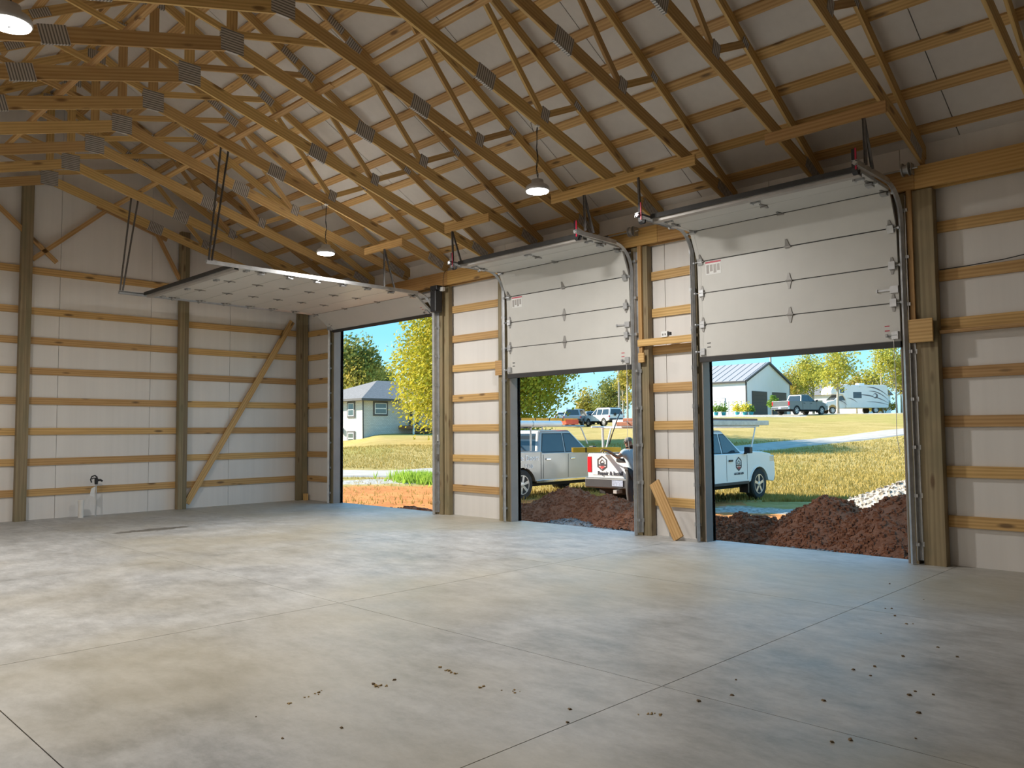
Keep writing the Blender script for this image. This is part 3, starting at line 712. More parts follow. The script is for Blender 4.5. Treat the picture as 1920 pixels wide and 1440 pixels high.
def spline(ctrl, n=14):
    out = []
    for i in range(len(ctrl)-1):
        for k in range(n): out.append(ctrl[i].lerp(ctrl[i+1], k/n))
    out.append(ctrl[-1]); return out
ribbon('road', spline([at(380, 33), at(640, 31.6), at(760, 32.0), at(1000, 36), at(1200, 41), at(1430, 44.3), at(1690, 48.3), at(1960, 53)]), 1.15, M_ROAD, .05)
ribbon('driveway', spline([at(1335, 80), at(1400, 79), at(1450, 80), at(1560, 81), at(1700, 86)]), 2.6, M_PATH, .06)
# ---- heaps
def m_heap(name, stops, fine, scale=6, cell=None):
    mt, n, l, b = newmat(name); v = mapped(n, l, world=True)
    a = noisen(n, l, v, scale, 8, .75); f_ = noisen(n, l, v, scale*6, 5, .7)
    c = ramp(n, l, a, stops); c = mixc(n, l, .3, c, ramp(n, l, f_, fine))
    if cell:
        vo = n.new('ShaderNodeTexVoronoi'); vo.inputs['Scale'].default_value = cell; l.new(v, vo.inputs['Vector'])
        c = mixc(n, l, .6, c, ramp(n, l, vo.outputs['Color'], [(.2, stops[0][1]), (.8, stops[-1][1])]))
        bumpn(n, l, b, vo.outputs['Distance'], .9, .05)
    else: bumpn(n, l, b, f_, .9, .05)
    l.new(c, b.inputs['Base Color']); b.inputs['Roughness'].default_value = 1; b.inputs['Specular IOR Level'].default_value = .05
    return mt
M_DIRT = m_heap('red_clay_soil', [(.3, (.25, .10, .058)), (.5, (.41, .175, .10)), (.72, (.56, .28, .17))], [(.3, (.16, .07, .042)), (.7, (.60, .31, .19))])
M_GRAV = m_heap('pale_crushed_stone', [(.3, (.30, .26, .215)), (.7, (.50, .45, .39))], [(.3, (.20, .18, .15)), (.7, (.56, .52, .47))], 9, 14)
M_GRAVD = m_heap('grey_gravel', [(.3, (.16, .15, .15)), (.7, (.42, .40, .39))], [(.3, (.10, .10, .10)), (.7, (.55, .53, .52))], 12, 22)
def pile(name, label, mat, bumps, box, step=.07, rough=.09, clods=0, clod_mat=None, cs=(.02, .07), seed=1, tail=None, cat='pile'):
    """bumps: (x, y, radius_x, radius_y, height); box: x0,x1,y0,y1"""
    x0, x1, y0, y1 = box; nx = int((x1-x0)/step)+1; ny = int((y1-y0)/step)+1
    def h(x, y):
        z = 0
        for bx, by, rx, ry, hh in bumps:
            q = math.hypot((x-bx)/rx, (y-by)/ry)
            z = max(z, hh*max(0, 1.06-math.sqrt(q*q+.04))/.86)
        if z > .02:
            s = min(1, z/.2)
            z += s*(rough*1.5*noise.fractal(Vector((x*1.4, y*1.4, seed)), .9, 2, 4)+rough*.55*noise.fractal(Vector((x*6, y*6, seed)), .8, 2, 3))
        return z
    vs_ = []; hs = []
    for j in range(ny):
        for i in range(nx):
            x, y = x0+i*step, y0+j*step; z = h(x, y); hs.append(z)
            vs_.append((x+random.uniform(-.2, .2)*step, y+random.uniform(-.2, .2)*step, ground_z(x, y)-.04+z))
    fs = []
    for j in range(ny-1):
        for i in range(nx-1):
            a = j*nx+i
            if max(hs[a], hs[a+1], hs[a+nx], hs[a+nx+1]) > .015: fs.append((a, a+1, a+nx+1, a+nx))
    t = thing(name, label, cat, T((x0+x1)/2, (y0+y1)/2, ground_z((x0+x1)/2, (y0+y1)/2)))
    o = MB().add(vs_, fs).build('heap', mat, t, I4, smooth=True)
    bm = bmesh.new(); bm.from_mesh(o.data); bmesh.ops.delete(bm, geom=[v for v in bm.verts if not v.link_faces], context='VERTS'); bm.to_mesh(o.data); bm.free()
    if clods:
        r = random.Random(seed); b = MB()
        for _ in range(clods):
            x, y = r.uniform(x0, x1), r.uniform(y0, y1); z = h(x, y)
            if z < .03 and r.random() < .75: continue
            s = r.uniform(*cs)*r.uniform(.6, 1); c = Vector((x, y, ground_z(x, y)-.04+z+s*.2))
            vv = []
            for k in range(8):
                vv.append(c+Vector(((1 if k & 1 else -1)*r.uniform(.4, 1), (1 if k & 2 else -1)*r.uniform(.4, 1), (1 if k & 4 else -1)*r.uniform(.4, .9)))*s)
            b.add(vv, [(0, 2, 3, 1), (4, 5, 7, 6), (0, 1, 5, 4), (1, 3, 7, 5), (3, 2, 6, 7), (2, 0, 4, 6)])
        tag(b.build('clods', clod_mat or mat, t, I4), kind='stuff')
    return t
pile('dirt_pile', 'reddish brown dirt heap outside the middle garage door', M_DIRT,
     [(7.0, 2.2, 1.5, 1.15, .68), (8.0, 2.0, 1.5, 1.0, .58), (9.2, 1.55, 1.2, .95, .38), (6.1, 2.2, 1.1, 1.0, .34)], (4.9, 10.6, .85, 3.7), clods=7000, cs=(.010, .036), seed=4)
pile('dirt_pile', 'large reddish brown dirt heap outside the rightmost garage door', M_DIRT,
     [(12.65, 1.95, 1.15, 1.2, .78), (13.75, 1.75, 1.4, 1.2, .80), (11.3, 2.0, 1.7, 1.2, .36), (10.2, 2.2, 1.4, 1.1, .34), (15.0, 1.7, 1.5, 1.1, .6)], (9.4, 16.3, .62, 3.5), clods=11000, seed=9, cs=(.010, .042))
pile('gravel_pile', 'pale crushed stone heap behind the dirt at the right', M_GRAV,
     [(13.9, 5.4, 3.2, 2.3, 1.22)], (9.0, 17.2, 3.2, 8.0), step=.10, rough=.05, clods=3500, cs=(.02, .05), seed=12)
pile('dirt_pile', 'low brown dirt ridge just outside the wide open door', M_DIRT,
     [(4.9, 1.5, 1.5, .7, .28), (3.4, .9, 1.6, .45, .14)], (2.0, 6.6, .35, 2.3), clods=500, seed=14)
pile('gravel_strip', 'grey gravel strip along the slab edge', M_GRAVD, [(9.0, .55, 2.2, .55, .14), (13.0, .5, 2.6, .5, .14), (8.0, 1.0, .9, .5, .2)], (6.6, 15.8, .17, 1.5), step=.06, rough=.02, clods=2500, cs=(.012, .03), seed=15, cat='gravel')
# ---- grass blades on the nearer lawn
def grass():
    r = random.Random(5); b = MB(); vs_ = []; fs = []
    for _ in range(60000):
        px = r.choice((r.uniform(600, 840), r.uniform(960, 1210), r.uniform(1330, 1720), r.uniform(1330, 1720))); d = 21+26*r.random()**1.5
        p = at(px, d, 0); z_ = zone(p.x, p.y)
        if (z_[0] > .3 or z_[1] > .3) and r.random() < .93: continue
        if abs(d-(32 if px < 850 else 44+(px-1430)*.015 if px > 1300 else 40)) < 1.9: continue
        g = ground_z(p.x, p.y); hgt = r.uniform(.05, .14); a = r.uniform(0, 6.28); w_ = .012+.010*r.random()
        dx, dy = math.cos(a)*w_, math.sin(a)*w_; k = len(vs_)
        vs_ += [(p.x-dx, p.y-dy, g-.01), (p.x+dx, p.y+dy, g-.01), (p.x+r.uniform(-.06, .06), p.y+r.uniform(-.06, .06), g+hgt)]; fs.append((k, k+1, k+2))
    o = b.add(vs_, fs).build('lawn_grass', M_BLADE); tag(o, 'dry yellow green lawn grass beyond the garage doors', 'grass', kind='stuff')
def m_leaf(name, cols, trans=.35, sc=.8):
    mt, n, l, b = newmat(name); v = mapped(n, l, world=True)
    wn = n.new('ShaderNodeTexNoise'); wn.inputs['Scale'].default_value = sc; wn.inputs['Detail'].default_value = 8; wn.inputs['Roughness'].default_value = .85; l.new(v, wn.inputs['Vector'])
    k = len(cols); c = ramp(n, l, wn.outputs['Fac'], [(.30+.40*i/(k-1), cols[i]) for i in range(k)])
    l.new(c, b.inputs['Base Color']); b.inputs['Roughness'].default_value = .7; b.inputs['Specular IOR Level'].default_value = .2
    tr = n.new('ShaderNodeBsdfTranslucent'); l.new(c, tr.inputs[0]); mx = n.new('ShaderNodeMixShader'); mx.inputs[0].default_value = trans
    l.new(b.outputs[0], mx.inputs[1]); l.new(tr.outputs[0], mx.inputs[2]); l.new(mx.outputs[0], n['Material Output'].inputs[0]); return mt
M_BLADE = m_leaf('grass_blade', [(.20, .165, .035), (.40, .30, .08), (.56, .41, .15)], .25, 3)
grass()
# ------------------------------------------------------------------ trees and shrubs
M_BARK = plain('tree_bark', (.20, .155, .11), .9, bump=.5, scale=10)
M_BARKP = plain('pale_tree_bark', (.46, .40, .32), .9, bump=.4, scale=10)
L_MAPLE = m_leaf('maple_leaf', [(.16, .20, .02), (.34, .345, .035), (.56, .475, .055), (.64, .42, .06)], .38, 1.6)
L_GREEN = m_leaf('green_leaf', [(.05, .085, .025), (.14, .18, .045), (.30, .30, .07), (.46, .36, .10)], .3, .8)
L_MIX = m_leaf('autumn_leaf', [(.14, .165, .03), (.31, .30, .05), (.52, .41, .09), (.50, .31, .08)], .36, .9)
L_PALE = m_leaf('pale_autumn_leaf', [(.26, .28, .05), (.46, .44, .07), (.64, .52, .13)], .4, .8)
L_BUSH = m_leaf('bush_leaf', [(.10, .20, .03), (.28, .40, .06)], .35, 2)
L_FLOW = m_leaf('yellow_flower', [(.55, .50, .05), (.85, .68, .06)], .35, 3)
def tree(label, p, w, h, base, leaf, nleaf, ls, bark=M_BARK, trunk_r=.2, seed=1, name='deciduous_tree', lobes=16, hollow=.55, cat='tree', group=None, dz=None, stems=1):
    r = random.Random(seed); z0 = ground_z(p.x, p.y)-.1 if dz is None else dz
    t = thing(name, label, cat, T(p.x, p.y, z0), group)
    cz = base+(h-base)/2
    b = MB(); tops = []
    for s in range(stems):
        ox = 0 if stems == 1 else (s-(stems-1)/2)*w*.35
        pts = []
        for k in range(6):
            pts.append((p.x+ox+r.uniform(-.06, .06)*k*w*.12, p.y+r.uniform(-.06, .06)*k*w*.12, z0+h*.82*k/5))
        b.tube(pts, [trunk_r*(1-.8*k/5) for k in range(6)], 7)
        for q in range(int(9/stems)+2):
            a = r.uniform(0, 6.28); k0 = r.uniform(.3, .9); st = Vector(pts[0]).lerp(Vector(pts[-1]), k0)
            if st.z-z0 < base*.7: continue
            e_ = st+Vector((math.cos(a)*w*.36*r.uniform(.6, 1), math.sin(a)*w*.36*r.uniform(.6, 1), h*r.uniform(.06, .2)))
            mid = st.lerp(e_, .5)+Vector((0, 0, h*.02)); b.tube([st, mid, e_], [trunk_r*.4, trunk_r*.25, trunk_r*.08], 5)
    b.build('trunk', bark, t, I4, smooth=True)
    # crown: lobes of leaves
    L = []
    for i in range(lobes):
        u_ = r.uniform(-1, 1); a = r.uniform(0, 6.28); q = math.sqrt(1-u_*u_)
        rad = r.uniform(.35, .78)
        c = Vector((p.x+q*math.cos(a)*w/2*rad, p.y+q*math.sin(a)*w/2*rad, z0+cz+u_*(h-base)/2*rad)); L.append((c, r.uniform(.24, .40)*min(w, h-base)))
    L.append((Vector((p.x, p.y, z0+cz)), .36*min(w, h-base)))
    vs_ = []; fs = []
    for _ in range(nleaf):
        c, R = r.choice(L); d = Vector((r.gauss(0, 1), r.gauss(0, 1), r.gauss(0, 1))).normalized(); q = c+d*R*(hollow+(1-hollow)*r.random())*r.uniform(.85, 1.12)
        nn = Vector((r.gauss(0, 1), r.gauss(0, 1), r.gauss(.4, 1))).normalized(); sx_ = nn.orthogonal().normalized(); sy_ = nn.cross(sx_)
        s = ls*r.uniform(.6, 1.25); k = len(vs_)
        vs_ += [q-sx_*s*.5, q+sy_*s*.36, q+sx_*s*.6, q-sy_*s*.36]; fs.append((k, k+1, k+2, k+3))
    tag(MB().add(vs_, fs).build('foliage', leaf, t, I4), kind='stuff')
    return t
tree('big round yellow maple tree standing between the house and the parked SUVs', at(905, 50), 11.4, 9.6, .6, L_MAPLE, 80000, .20, trunk_r=.28, seed=11, lobes=46, hollow=.5)
tree('tall dark green tree behind the white house at the left', at(655, 84), 6.0, 10.6, 1.5, L_GREEN, 7000, .34, seed=2, lobes=16)
tree('low yellowing tree over the roof of the white house', at(668, 82), 6.5, 7.2, 1.0, L_MIX, 6000, .30, seed=3)
tree('rounded green tree right of the white house roof', at(700, 92), 5.0, 8.2, 1.0, L_GREEN, 5000, .30, seed=4)
tree('small green tree top showing just left of the maple', at(722, 100), 5.0, 7.6, 1.0, L_MIX, 4000, .30, seed=6)
tree('broad green tree behind the white SUV', at(1146, 118), 5.4, 6.3, 1.0, L_GREEN, 5000, .30, seed=5, lobes=18)
tree('small pale green tree between the two parked SUVs', at(1101, 125), 4.2, 5.4, .5, L_MIX, 2600, .34, seed=8)
for k, (px, d, h, lab) in enumerate(((1176, 95, 12.5, 'tall thin half-bare tree at the right edge of the middle door'), (1168, 105, 9.5, 'slim bare-stemmed tree just right of the utility pole'), (1186, 100, 11, 'slim bare-stemmed tree close behind the door post'))):
    tree(lab, at(px, d), 2.6, h, 1.5, L_MIX, 1500, .28, bark=M_BARKP, trunk_r=.14, seed=20+k, name='slender_tree', lobes=9, hollow=.2)
for k, (px, d, w_, h, b_, lf, n_, tr_, lab) in enumerate((
        (1492, 112, 6.0, 7.4, 1.6, L_MIX, 4600, .16, 'olive tree rising directly behind the white metal shop roof'),
        (1525, 98, 5.4, 7.6, 2.0, L_PALE, 4600, .16, 'yellow green tree behind the grey pickup'),
        (1571, 80, 4.6, 7.6, 1.8, L_PALE, 2600, .16, 'airy pale tree with a light trunk in front of the motorhome'),
        (1606, 106, 4.0, 5.6, 2.0, L_MIX, 1600, .12, 'thin olive tree behind the motorhome roof'),
        (1640, 104, 4.0, 6.6, 2.2, L_PALE, 2400, .12, 'yellow green tree at the rear end of the motorhome'),
        (1668, 92, 4.4, 9.0, 1.8, L_PALE, 2900, .12, 'tall yellow green tree at the right edge of the rightmost door'),
        (1690, 94, 4.2, 8.0, 1.2, L_MIX, 3000, .12, 'leafy tree half hidden by the right door jamb'))):
    tree(lab, at(px, d), w_, h, b_, lf, n_, .24, bark=M_BARKP, trunk_r=tr_, seed=40+k, lobes=14, hollow=.15, stems=1 if k != 5 else 2)
for k, (px, d, w_, h, lf, lab) in enumerate(((1642, 98, 1.8, 1.9, L_MIX, 'round shrub at the rear of the motorhome'), (1660, 96, 3.2, 2.0, L_MIX, 'low olive shrub below the far right trees'), (1447, 84, 1.4, 2.3, L_BUSH, 'green potted shrub between the two shop doors'))):
    tree(lab, at(px, d), w_, h, .1, lf, 1100, .2, trunk_r=.05, seed=70+k, name='shrub', lobes=7, hollow=.3, cat='shrub')
# tall green weeds by the road at the left
def weeds(label, p, n_, w_, h, seed):
    r = random.Random(seed); vs_ = []; fs = []
    for _ in range(n_):
        x, y = p.x+r.gauss(0, w_), p.y+r.gauss(0, w_*.5); z = ground_z(x, y); a = r.uniform(0, 6.28); s = .03; hh = h*r.uniform(.5, 1); k = len(vs_)
        vs_ += [(x-math.cos(a)*s, y-math.sin(a)*s, z), (x+math.cos(a)*s, y+math.sin(a)*s, z), (x+r.uniform(-.15, .15), y+r.uniform(-.15, .15), z+hh)]; fs.append((k, k+1, k+2))
    o = MB().add(vs_, fs).build('weed_patch', L_WEED); tag(o, label, 'weeds', kind='stuff')
L_WEED = m_leaf('weed_blade', [(.24, .40, .04), (.42, .54, .09)], .45, 4)
weeds('bright green weeds beside the road by the wide open door', at(792, 29.2), 1600, .7, .42, 4)
# ------------------------------------------------------------------ vehicles
M_TIRE = plain('tyre_rubber', (.035, .034, .032), .85, bump=.3, scale=30)
M_WELL = plain('wheel_well_black', (.012, .012, .012), .9)
M_RIM = plain('alloy_rim', (.62, .62, .63), .3, .6)
M_GLASS = plain('tinted_car_glass', (.035, .05, .065), .04, var=.05, spec=.9)
M_CHROME = plain('chrome', (.75, .75, .76), .12, .95)
M_BUMP = plain('dark_bumper_plastic', (.030, .031, .036), .5)
M_TAIL = plain('red_tail_lens', (.62, .02, .03), .2)
M_HEAD = plain('head_lamp_lens', (.55, .58, .60), .12, .3)
M_SILVER = plain('silver_paint', (.36, .355, .345), .30, .35, .03, 1, coat=.6)
M_WPAINT = plain('white_paint', (.82, .82, .82), .3, 0, .02, 1, coat=.5)
M_GREY = plain('grey_green_paint', (.15, .16, .155), .3, .35, .05, 1, coat=.5)
M_STEELB = plain('steel_blue_paint', (.30, .33, .37), .3, .4, .05, 1, coat=.5)
M_INK = plain('black_vinyl_letters', (.03, .03, .045), .5)
M_INKW = plain('white_vinyl_letters', (.95, .95, .95), .5)
M_INKR = plain('red_vinyl', (.50, .05, .05), .5)
M_PLATEC = plain('licence_plate', (.35, .40, .52), .4, var=.3, scale=30)
def rot_to(hx, hy): return RZ(math.atan2(hy, hx))
def add_text(s, size, mat, parent, M, ext=.004, bold=.0, name='lettering'):
    cu = bpy.data.curves.new(name, 'FONT'); cu.body = s; cu.size = size; cu.extrude = ext; cu.offset = bold; cu.align_x = 'LEFT'; cu.resolution_u = 3
    o = bpy.data.objects.new(name, cu); COL.objects.link(o)
    bpy.context.view_layer.update(); dg = bpy.context.evaluated_depsgraph_get()
    me = bpy.data.meshes.new_from_object(o.evaluated_get(dg)); bpy.data.objects.remove(o, do_unlink=True)
    me.materials.clear(); me.materials.append(mat)
    return obj(name, me, parent, M)
def wheel(t, M0, x, y, r, w, spokes=6, rim=M_RIM):
    s = 1 if y > 0 else -1
    M = M0 @ T(x, y, r)
    tr = MB().lathe([(r*.60, -w/2+.02), (r*.66, -w/2), (r*.93, -w/2), (r, -w/2+.035), (r, w/2-.035), (r*.93, w/2), (r*.66, w/2), (r*.60, w/2-.02)], 30, axis='y').build('tyre', M_TIRE, t, M, smooth=False)
    b = MB().lathe([(r*.64, s*(w/2-.05)), (r*.66, s*(w/2-.004)), (r*.60, s*(w/2-.004)), (r*.585, s*(w/2-.05))], 30, axis='y')
    b.lathe([(r*.16, s*(w/2-.04)), (r*.16, s*(w/2-.008)), (r*.08, s*(w/2))], 14, axis='y')
    for k in range(spokes):
        a = 2*math.pi*k/spokes+.3; c, q = math.cos(a), math.sin(a)
        pts = []
        for yy in (s*(w/2-.045), s*(w/2-.012)):
            for rr, hw in ((r*.10, r*.075), (r*.62, r*.10)):
                for e_ in (-1, 1): pts.append((c*rr-q*hw*e_, yy, q*rr+c*hw*e_))
        b.hexa([pts[0], pts[1], pts[3], pts[2], pts[4], pts[5], pts[7], pts[6]])
    b.build('rim', rim, tr, M)
    MB().lathe([(r*.60, s*(w/2-.075)), (r*.60, s*(w/2-.07))], 24, axis='y').build('brake_disc', M_WELL, tr, M)
def arch(xc, R, zb, n=10):
    a0 = math.asin(max(-1, min(1, (zb-.36)/R)))
    return [(xc-R*math.cos(a), .36+R*math.sin(a)) for a in [a0+(math.pi-2*a0)*k/n for k in range(n+1)]]
def car(name, label, cat, M, paint, L=5.8, W=1.98, xr=-1.78, xf=1.95, r=.40, sill=.48, R=.50, belt=1.26, deck=1.30, hood=1.24, nose=1.02, cab=(-.95, 1.30, -.70, .35), zt=1.92,
        wt=.74, wb=.90, kind='pickup', rim=M_RIM, spokes=6, detail=True, chrome=True, rbump=None, splits=(.12,), wins=None, group=None):
    t = thing(name, label, cat, M, group)
    h = L/2; w = W/2; c0, c1, t0, t1 = cab
    rear = -h+.03
    prof = [(rear+.02, .62), (rear, .80), (rear, deck-.03), (rear+.03, deck)]
    if kind == 'pickup': prof += [(c0+.02, deck), (c0+.06, belt+.01), (c1-.10, belt)]
    else: prof += [(c1-.10, belt)]
    prof += [(c1+.1, hood+.015), (c1+.75, hood-.005), (h-.28, nose+.08), (h-.10, nose-.02), (h-.03, nose-.2), (h-.02, .60), (h-.12, .44)]
    fr = arch(xf, R, sill-.02); re = arch(xr, R, sill-.02)
    prof += [(x, z) for x, z in reversed(fr)] + [(x, z) for x, z in reversed(re)] + [(rear+.15, .52)]
    MB().prism(prof, -w, w, 'y').build('body', paint, t, M, bevel=.055, seg=3)
    MB().box(rear+.2, h-.25, -w+.20, w-.20, .34, .66).build('chassis', M_WELL, t, M)
    for x in (xr, xf):
        MB().box(x-R-.02, x+R+.02, -w+.26, w-.26, .36, .36+R+.05).build('wheel_well', M_WELL, t, M)
        for s in (-1, 1): wheel(t, M, x, s*(w-.125), r, .26, spokes, rim)
        if detail:
            for s in (-1, 1):
                a_ = arch(x, R, sill); b = MB()
                for (xa, za), (xb, zb) in zip(a_[:-1], a_[1:]):
                    oa = ((xa-x)*1.07+x, (za-.36)*1.07+.36); ob = ((xb-x)*1.07+x, (zb-.36)*1.07+.36)
                    b.hexa([(xa, s*(w-.02), za), (xb, s*(w-.02), zb), (ob[0], s*(w-.02), ob[1]), (oa[0], s*(w-.02), oa[1]), (xa, s*(w+.012), za), (xb, s*(w+.012), zb), (ob[0], s*(w+.012), ob[1]), (oa[0], s*(w+.012), oa[1])])
                b.build('wheel_arch', paint, t, M)
    # cab
    P = lambda x, y, z: (x, y, z)
    MB().hexa([P(c0, -wb, belt-.05), P(c1, -wb, belt-.05), P(c1, wb, belt-.05), P(c0, wb, belt-.05), P(t0, -wt, zt), P(t1, -wt, zt), P(t1, wt, zt), P(t0, wt, zt)]).build('cab', paint, t, M, bevel=.07, seg=3)
    zb = belt-.05
    def side(x, z, s, off): return (x, s*(wb+(wt-wb)*(z-zb)/(zt-zb)+off), z)
    def xr_(z): return c0+(t0-c0)*(z-zb)/(zt-zb)
    def xf_(z): return c1+(t1-c1)*(z-zb)/(zt-zb)
    z0, z1 = belt+.03, zt-.12
    edges = [None]+list(splits)+[None]
    for s in (-1, 1):
        for k in range(len(edges)-1):
            xa0 = xr_(z0)+.14 if edges[k] is None else edges[k]+.05; xa1 = xr_(z1)+.14 if edges[k] is None else edges[k]+.05
            xb0 = xf_(z0)-.16 if edges[k+1] is None else edges[k+1]-.05; xb1 = xf_(z1)-.16 if edges[k+1] is None else edges[k+1]-.05
            q = [side(xa0, z0, s, .006), side(xb0, z0, s, .006), side(xb1, z1, s, .006), side(xa1, z1, s, .006)]
            q2 = [(x_, y_-s*.03, z_) for x_, y_, z_ in q]
            MB().hexa(q2+q).build('side_window', M_GLASS, t, M)
            if detail:
                rim_ = [side(x_, z_, s, .003) for x_, z_ in ((xa0-.03, z0-.025), (xb0+.03, z0-.025), (xb1+.03, z1+.025), (xa1-.03, z1+.025))]
                MB().hexa([(x_, y_-s*.03, z_) for x_, y_, z_ in rim_]+rim_).build('window_frame', M_BLACK, t, M)
    def slab(x_of, nm, inset, s):
        q = [(x_of(belt+.06)+s*.006, -wb+inset, belt+.06), (x_of(belt+.06)+s*.006, wb-inset, belt+.06), (x_of(zt-.10)+s*.006, wt-inset*.7, zt-.10), (x_of(zt-.10)+s*.006, -wt+inset*.7, zt-.10)]
        MB().hexa([(x_-s*.03, y_, z_) for x_, y_, z_ in q]+q).build(nm, M_GLASS, t, M)
    slab(xf_, 'windshield', .12, 1); slab(xr_, 'rear_window', .16, -1)
    # ends
    tz = deck-.05
    for s in (-1, 1):
        MB().box(rear-.012, rear+.10, s*(w-.13) if s > 0 else -w-.006, w+.006 if s > 0 else -w+.13, .86, tz-.02).build('tail_light', M_TAIL, t, M, bevel=.015)
        MB().box(h-.34, h-.07, s*(w-.30) if s > 0 else -w-.004, w+.004 if s > 0 else -w+.30, nose-.14, nose+.03).build('head_light', M_HEAD, t, M, bevel=.02)
    MB().box(rear-.14, rear+.06, -w+.01, w-.01, .50, .74).build('rear_bumper', rbump or M_BUMP, t, M, bevel=.03)
    MB().box(h-.08, h+.06, -w+.04, w-.04, .46, .70).build('front_bumper', M_CHROME if chrome else M_BUMP, t, M, bevel=.04)
    MB().box(h-.06, h+.012, -.52, .52, .72, nose-.06).build('grille', M_BUMP, t, M, bevel=.02)
    MB().box(rear-.152, rear-.13, -.16, .16, .56, .70).build('number_plate', M_PLATEC, t, M)
    if kind == 'pickup':
        MB().box(rear-.008, rear+.02, -w+.15, w-.15, .80, deck-.02).build('tailgate', paint, t, M, bevel=.012)
        MB().box(rear+.10, c0-.06, -w+.12, w-.12, deck-.02, deck+.004).build('bed_shade_sheet', M_WELL, t, M)  # flat black sheet on the solid body imitates the shade in an open bed
    if detail:
        for s in (-1, 1):
            for xd in [c0+.10]+list(splits)+[c1-.10]:
                MB().box(xd-.006, xd+.006, min(s*(w-.01), s*(w+.003)), max(s*(w-.01), s*(w+.003)), sill+.05, belt-.04).build('door_gap', M_GAP, t, M)
            if kind == 'pickup':
                MB().box(c0-.015, c0+.005, min(s*(w-.01), s*(w+.003)), max(s*(w-.01), s*(w+.003)), sill+.05, deck-.03).build('bed_gap', M_GAP, t, M)
            for xd in list(splits)+[c1-.10]:
                if xd == c1-.10: xd_ = xd-(c1-.10-splits[-1])+.10
                else: xd_ = c0+.20
                MB().box(xd_, xd_+.19, min(s*w, s*(w+.035)), max(s*w, s*(w+.035)), belt-.20, belt-.15).build('door_handle', M_CHROME if paint == M_SILVER else M_BLACK, t, M, bevel=.012)
            MB().box(c1-.30, c1-.16, min(s*w, s*(w+.05)), max(s*w, s*(w+.05)), belt-.02, belt+.02).box(c1-.32, c1-.16, min(s*(w+.03), s*(w+.20)), max(s*(w+.03), s*(w+.20)), belt+.0, belt+.17).build('side_mirror', M_BLACK, t, M, bevel=.03)
            MB().box(xr+R+.05, xf-R-.05, min(s*(w-.05), s*(w+.006)), max(s*(w-.05), s*(w+.006)), sill-.06, sill+.02).build('rocker', M_BUMP if paint != M_SILVER else M_CHROME, t, M, bevel=.01)
            MB().box(xf-R-.10, xf-R-.04, min(s*(w-.26), s*(w-.01)), max(s*(w-.26), s*(w-.01)), .20, .50).build('mud_flap', M_BLACK, t, M)
    return t
def hexlogo(t, M, s):
    """hexagonal badge with a house outline, drawn in the local XZ plane facing -Y"""
    def ring(ro, ri, b, half=None):
        for k in range(6):
            a0, a1 = math.pi/2+k*math.pi/3, math.pi/2+(k+1)*math.pi/3
            q = [(ro*math.cos(a0), ro*math.sin(a0)*1.12), (ro*math.cos(a1), ro*math.sin(a1)*1.12), (ri*math.cos(a1), ri*math.sin(a1)*1.12), (ri*math.cos(a0), ri*math.sin(a0)*1.12)]
            b.prism(q, -.004, 0, 'y')
    b = MB(); ring(s, s*.84, b); b.prism([(-.5*s, .12*s), (0, .60*s), (.5*s, .12*s), (.40*s, .12*s), (0, .48*s), (-.40*s, .12*s)], -.004, 0, 'y')
    b.prism([(-.36*s, -.10*s), (-.36*s, .12*s), (-.26*s, .12*s), (-.26*s, -.10*s)], -.004, 0, 'y').prism([(.26*s, -.10*s), (.26*s, .12*s), (.36*s, .12*s), (.36*s, -.10*s)], -.004, 0, 'y')
    b.prism([(-.22*s, .0), (.22*s, .0), (.22*s, .06*s), (-.22*s, .06*s)], -.004, 0, 'y').prism([(-.22*s, -.10*s), (.22*s, -.10*s), (.22*s, -.05*s), (-.22*s, -.05*s)], -.004, 0, 'y')
    lg = b.build('badge', M_INK, t, M)
    MB().prism([(-.74*s, -.34*s), (.74*s, -.34*s), (.74*s, -.16*s), (-.74*s, -.16*s)], -.005, 0, 'y').build('badge_band', M_INK, lg, M)
    MB().prism([(-.62*s, -.50*s), (.62*s, -.50*s), (0, -.86*s)], -.005, 0, 'y').prism([(-.3*s, -.44*s), (.3*s, -.44*s), (.3*s, -.40*s), (-.3*s, -.40*s)], -.005, 0, 'y').build('badge_point', M_INKR, lg, M)
# ---- silver crew-cab pickup, seen side-on
W0 = at(971, 22.4); hd = Vector((0, 1, 0))
MS = rot_to(hd.x, hd.y); cS = Vector((W0.x, W0.y, 0))-(MS @ Vector((-1.78, -.86, 0)))
MS = T(cS.x, cS.y, ground_z(cS.x, cS.y)) @ MS
ts = car('pickup_truck', 'silver crew-cab pickup carrying an orange ladder, side-on outside the middle door', 'pickup truck', MS, M_SILVER, L=5.88, W=2.03, xr=-1.78, xf=1.98, r=.415, sill=.50, R=.53, belt=1.27, deck=1.33, cab=(-1.02, 1.40, -.78, .52), zt=1.93, splits=(.16,), spokes=6)
RT = Matrix.Rotation(math.pi/2, 4, 'X')            # text upright in XZ facing -Y
add_text('Garage Doors', .215, M_INKW, ts, MS @ T(-2.36, -1.022, 1.08) @ RT, bold=.002)
add_text('-5120', .17, M_INKW, ts, MS @ T(-1.76, -1.022, .86) @ RT)
def rack(t, M, xs_, w, z0, z1, mat=M_GALV, rail=True, x0=-2.6, x1=1.6):
    for x in xs_:
        for s in (-1, 1): MB().tube([(x, s*w, z0), (x, s*w, z1)], .028, 8).build('rack_post', mat, t, M)
        MB().tube([(x, -w-.06, z1), (x, w+.06, z1)], .026, 8).build('rack_bar', mat, t, M)
    if rail:
        for s in (-1, 1): MB().tube([(x0, s*w, z1+.02), (x1, s*w, z1+.02)], .022, 8).build('rack_rail', mat, t, M)
rack(ts, MS, (-2.5, -1.25), .84, 1.30, 2.02, x0=-2.75, x1=1.1)
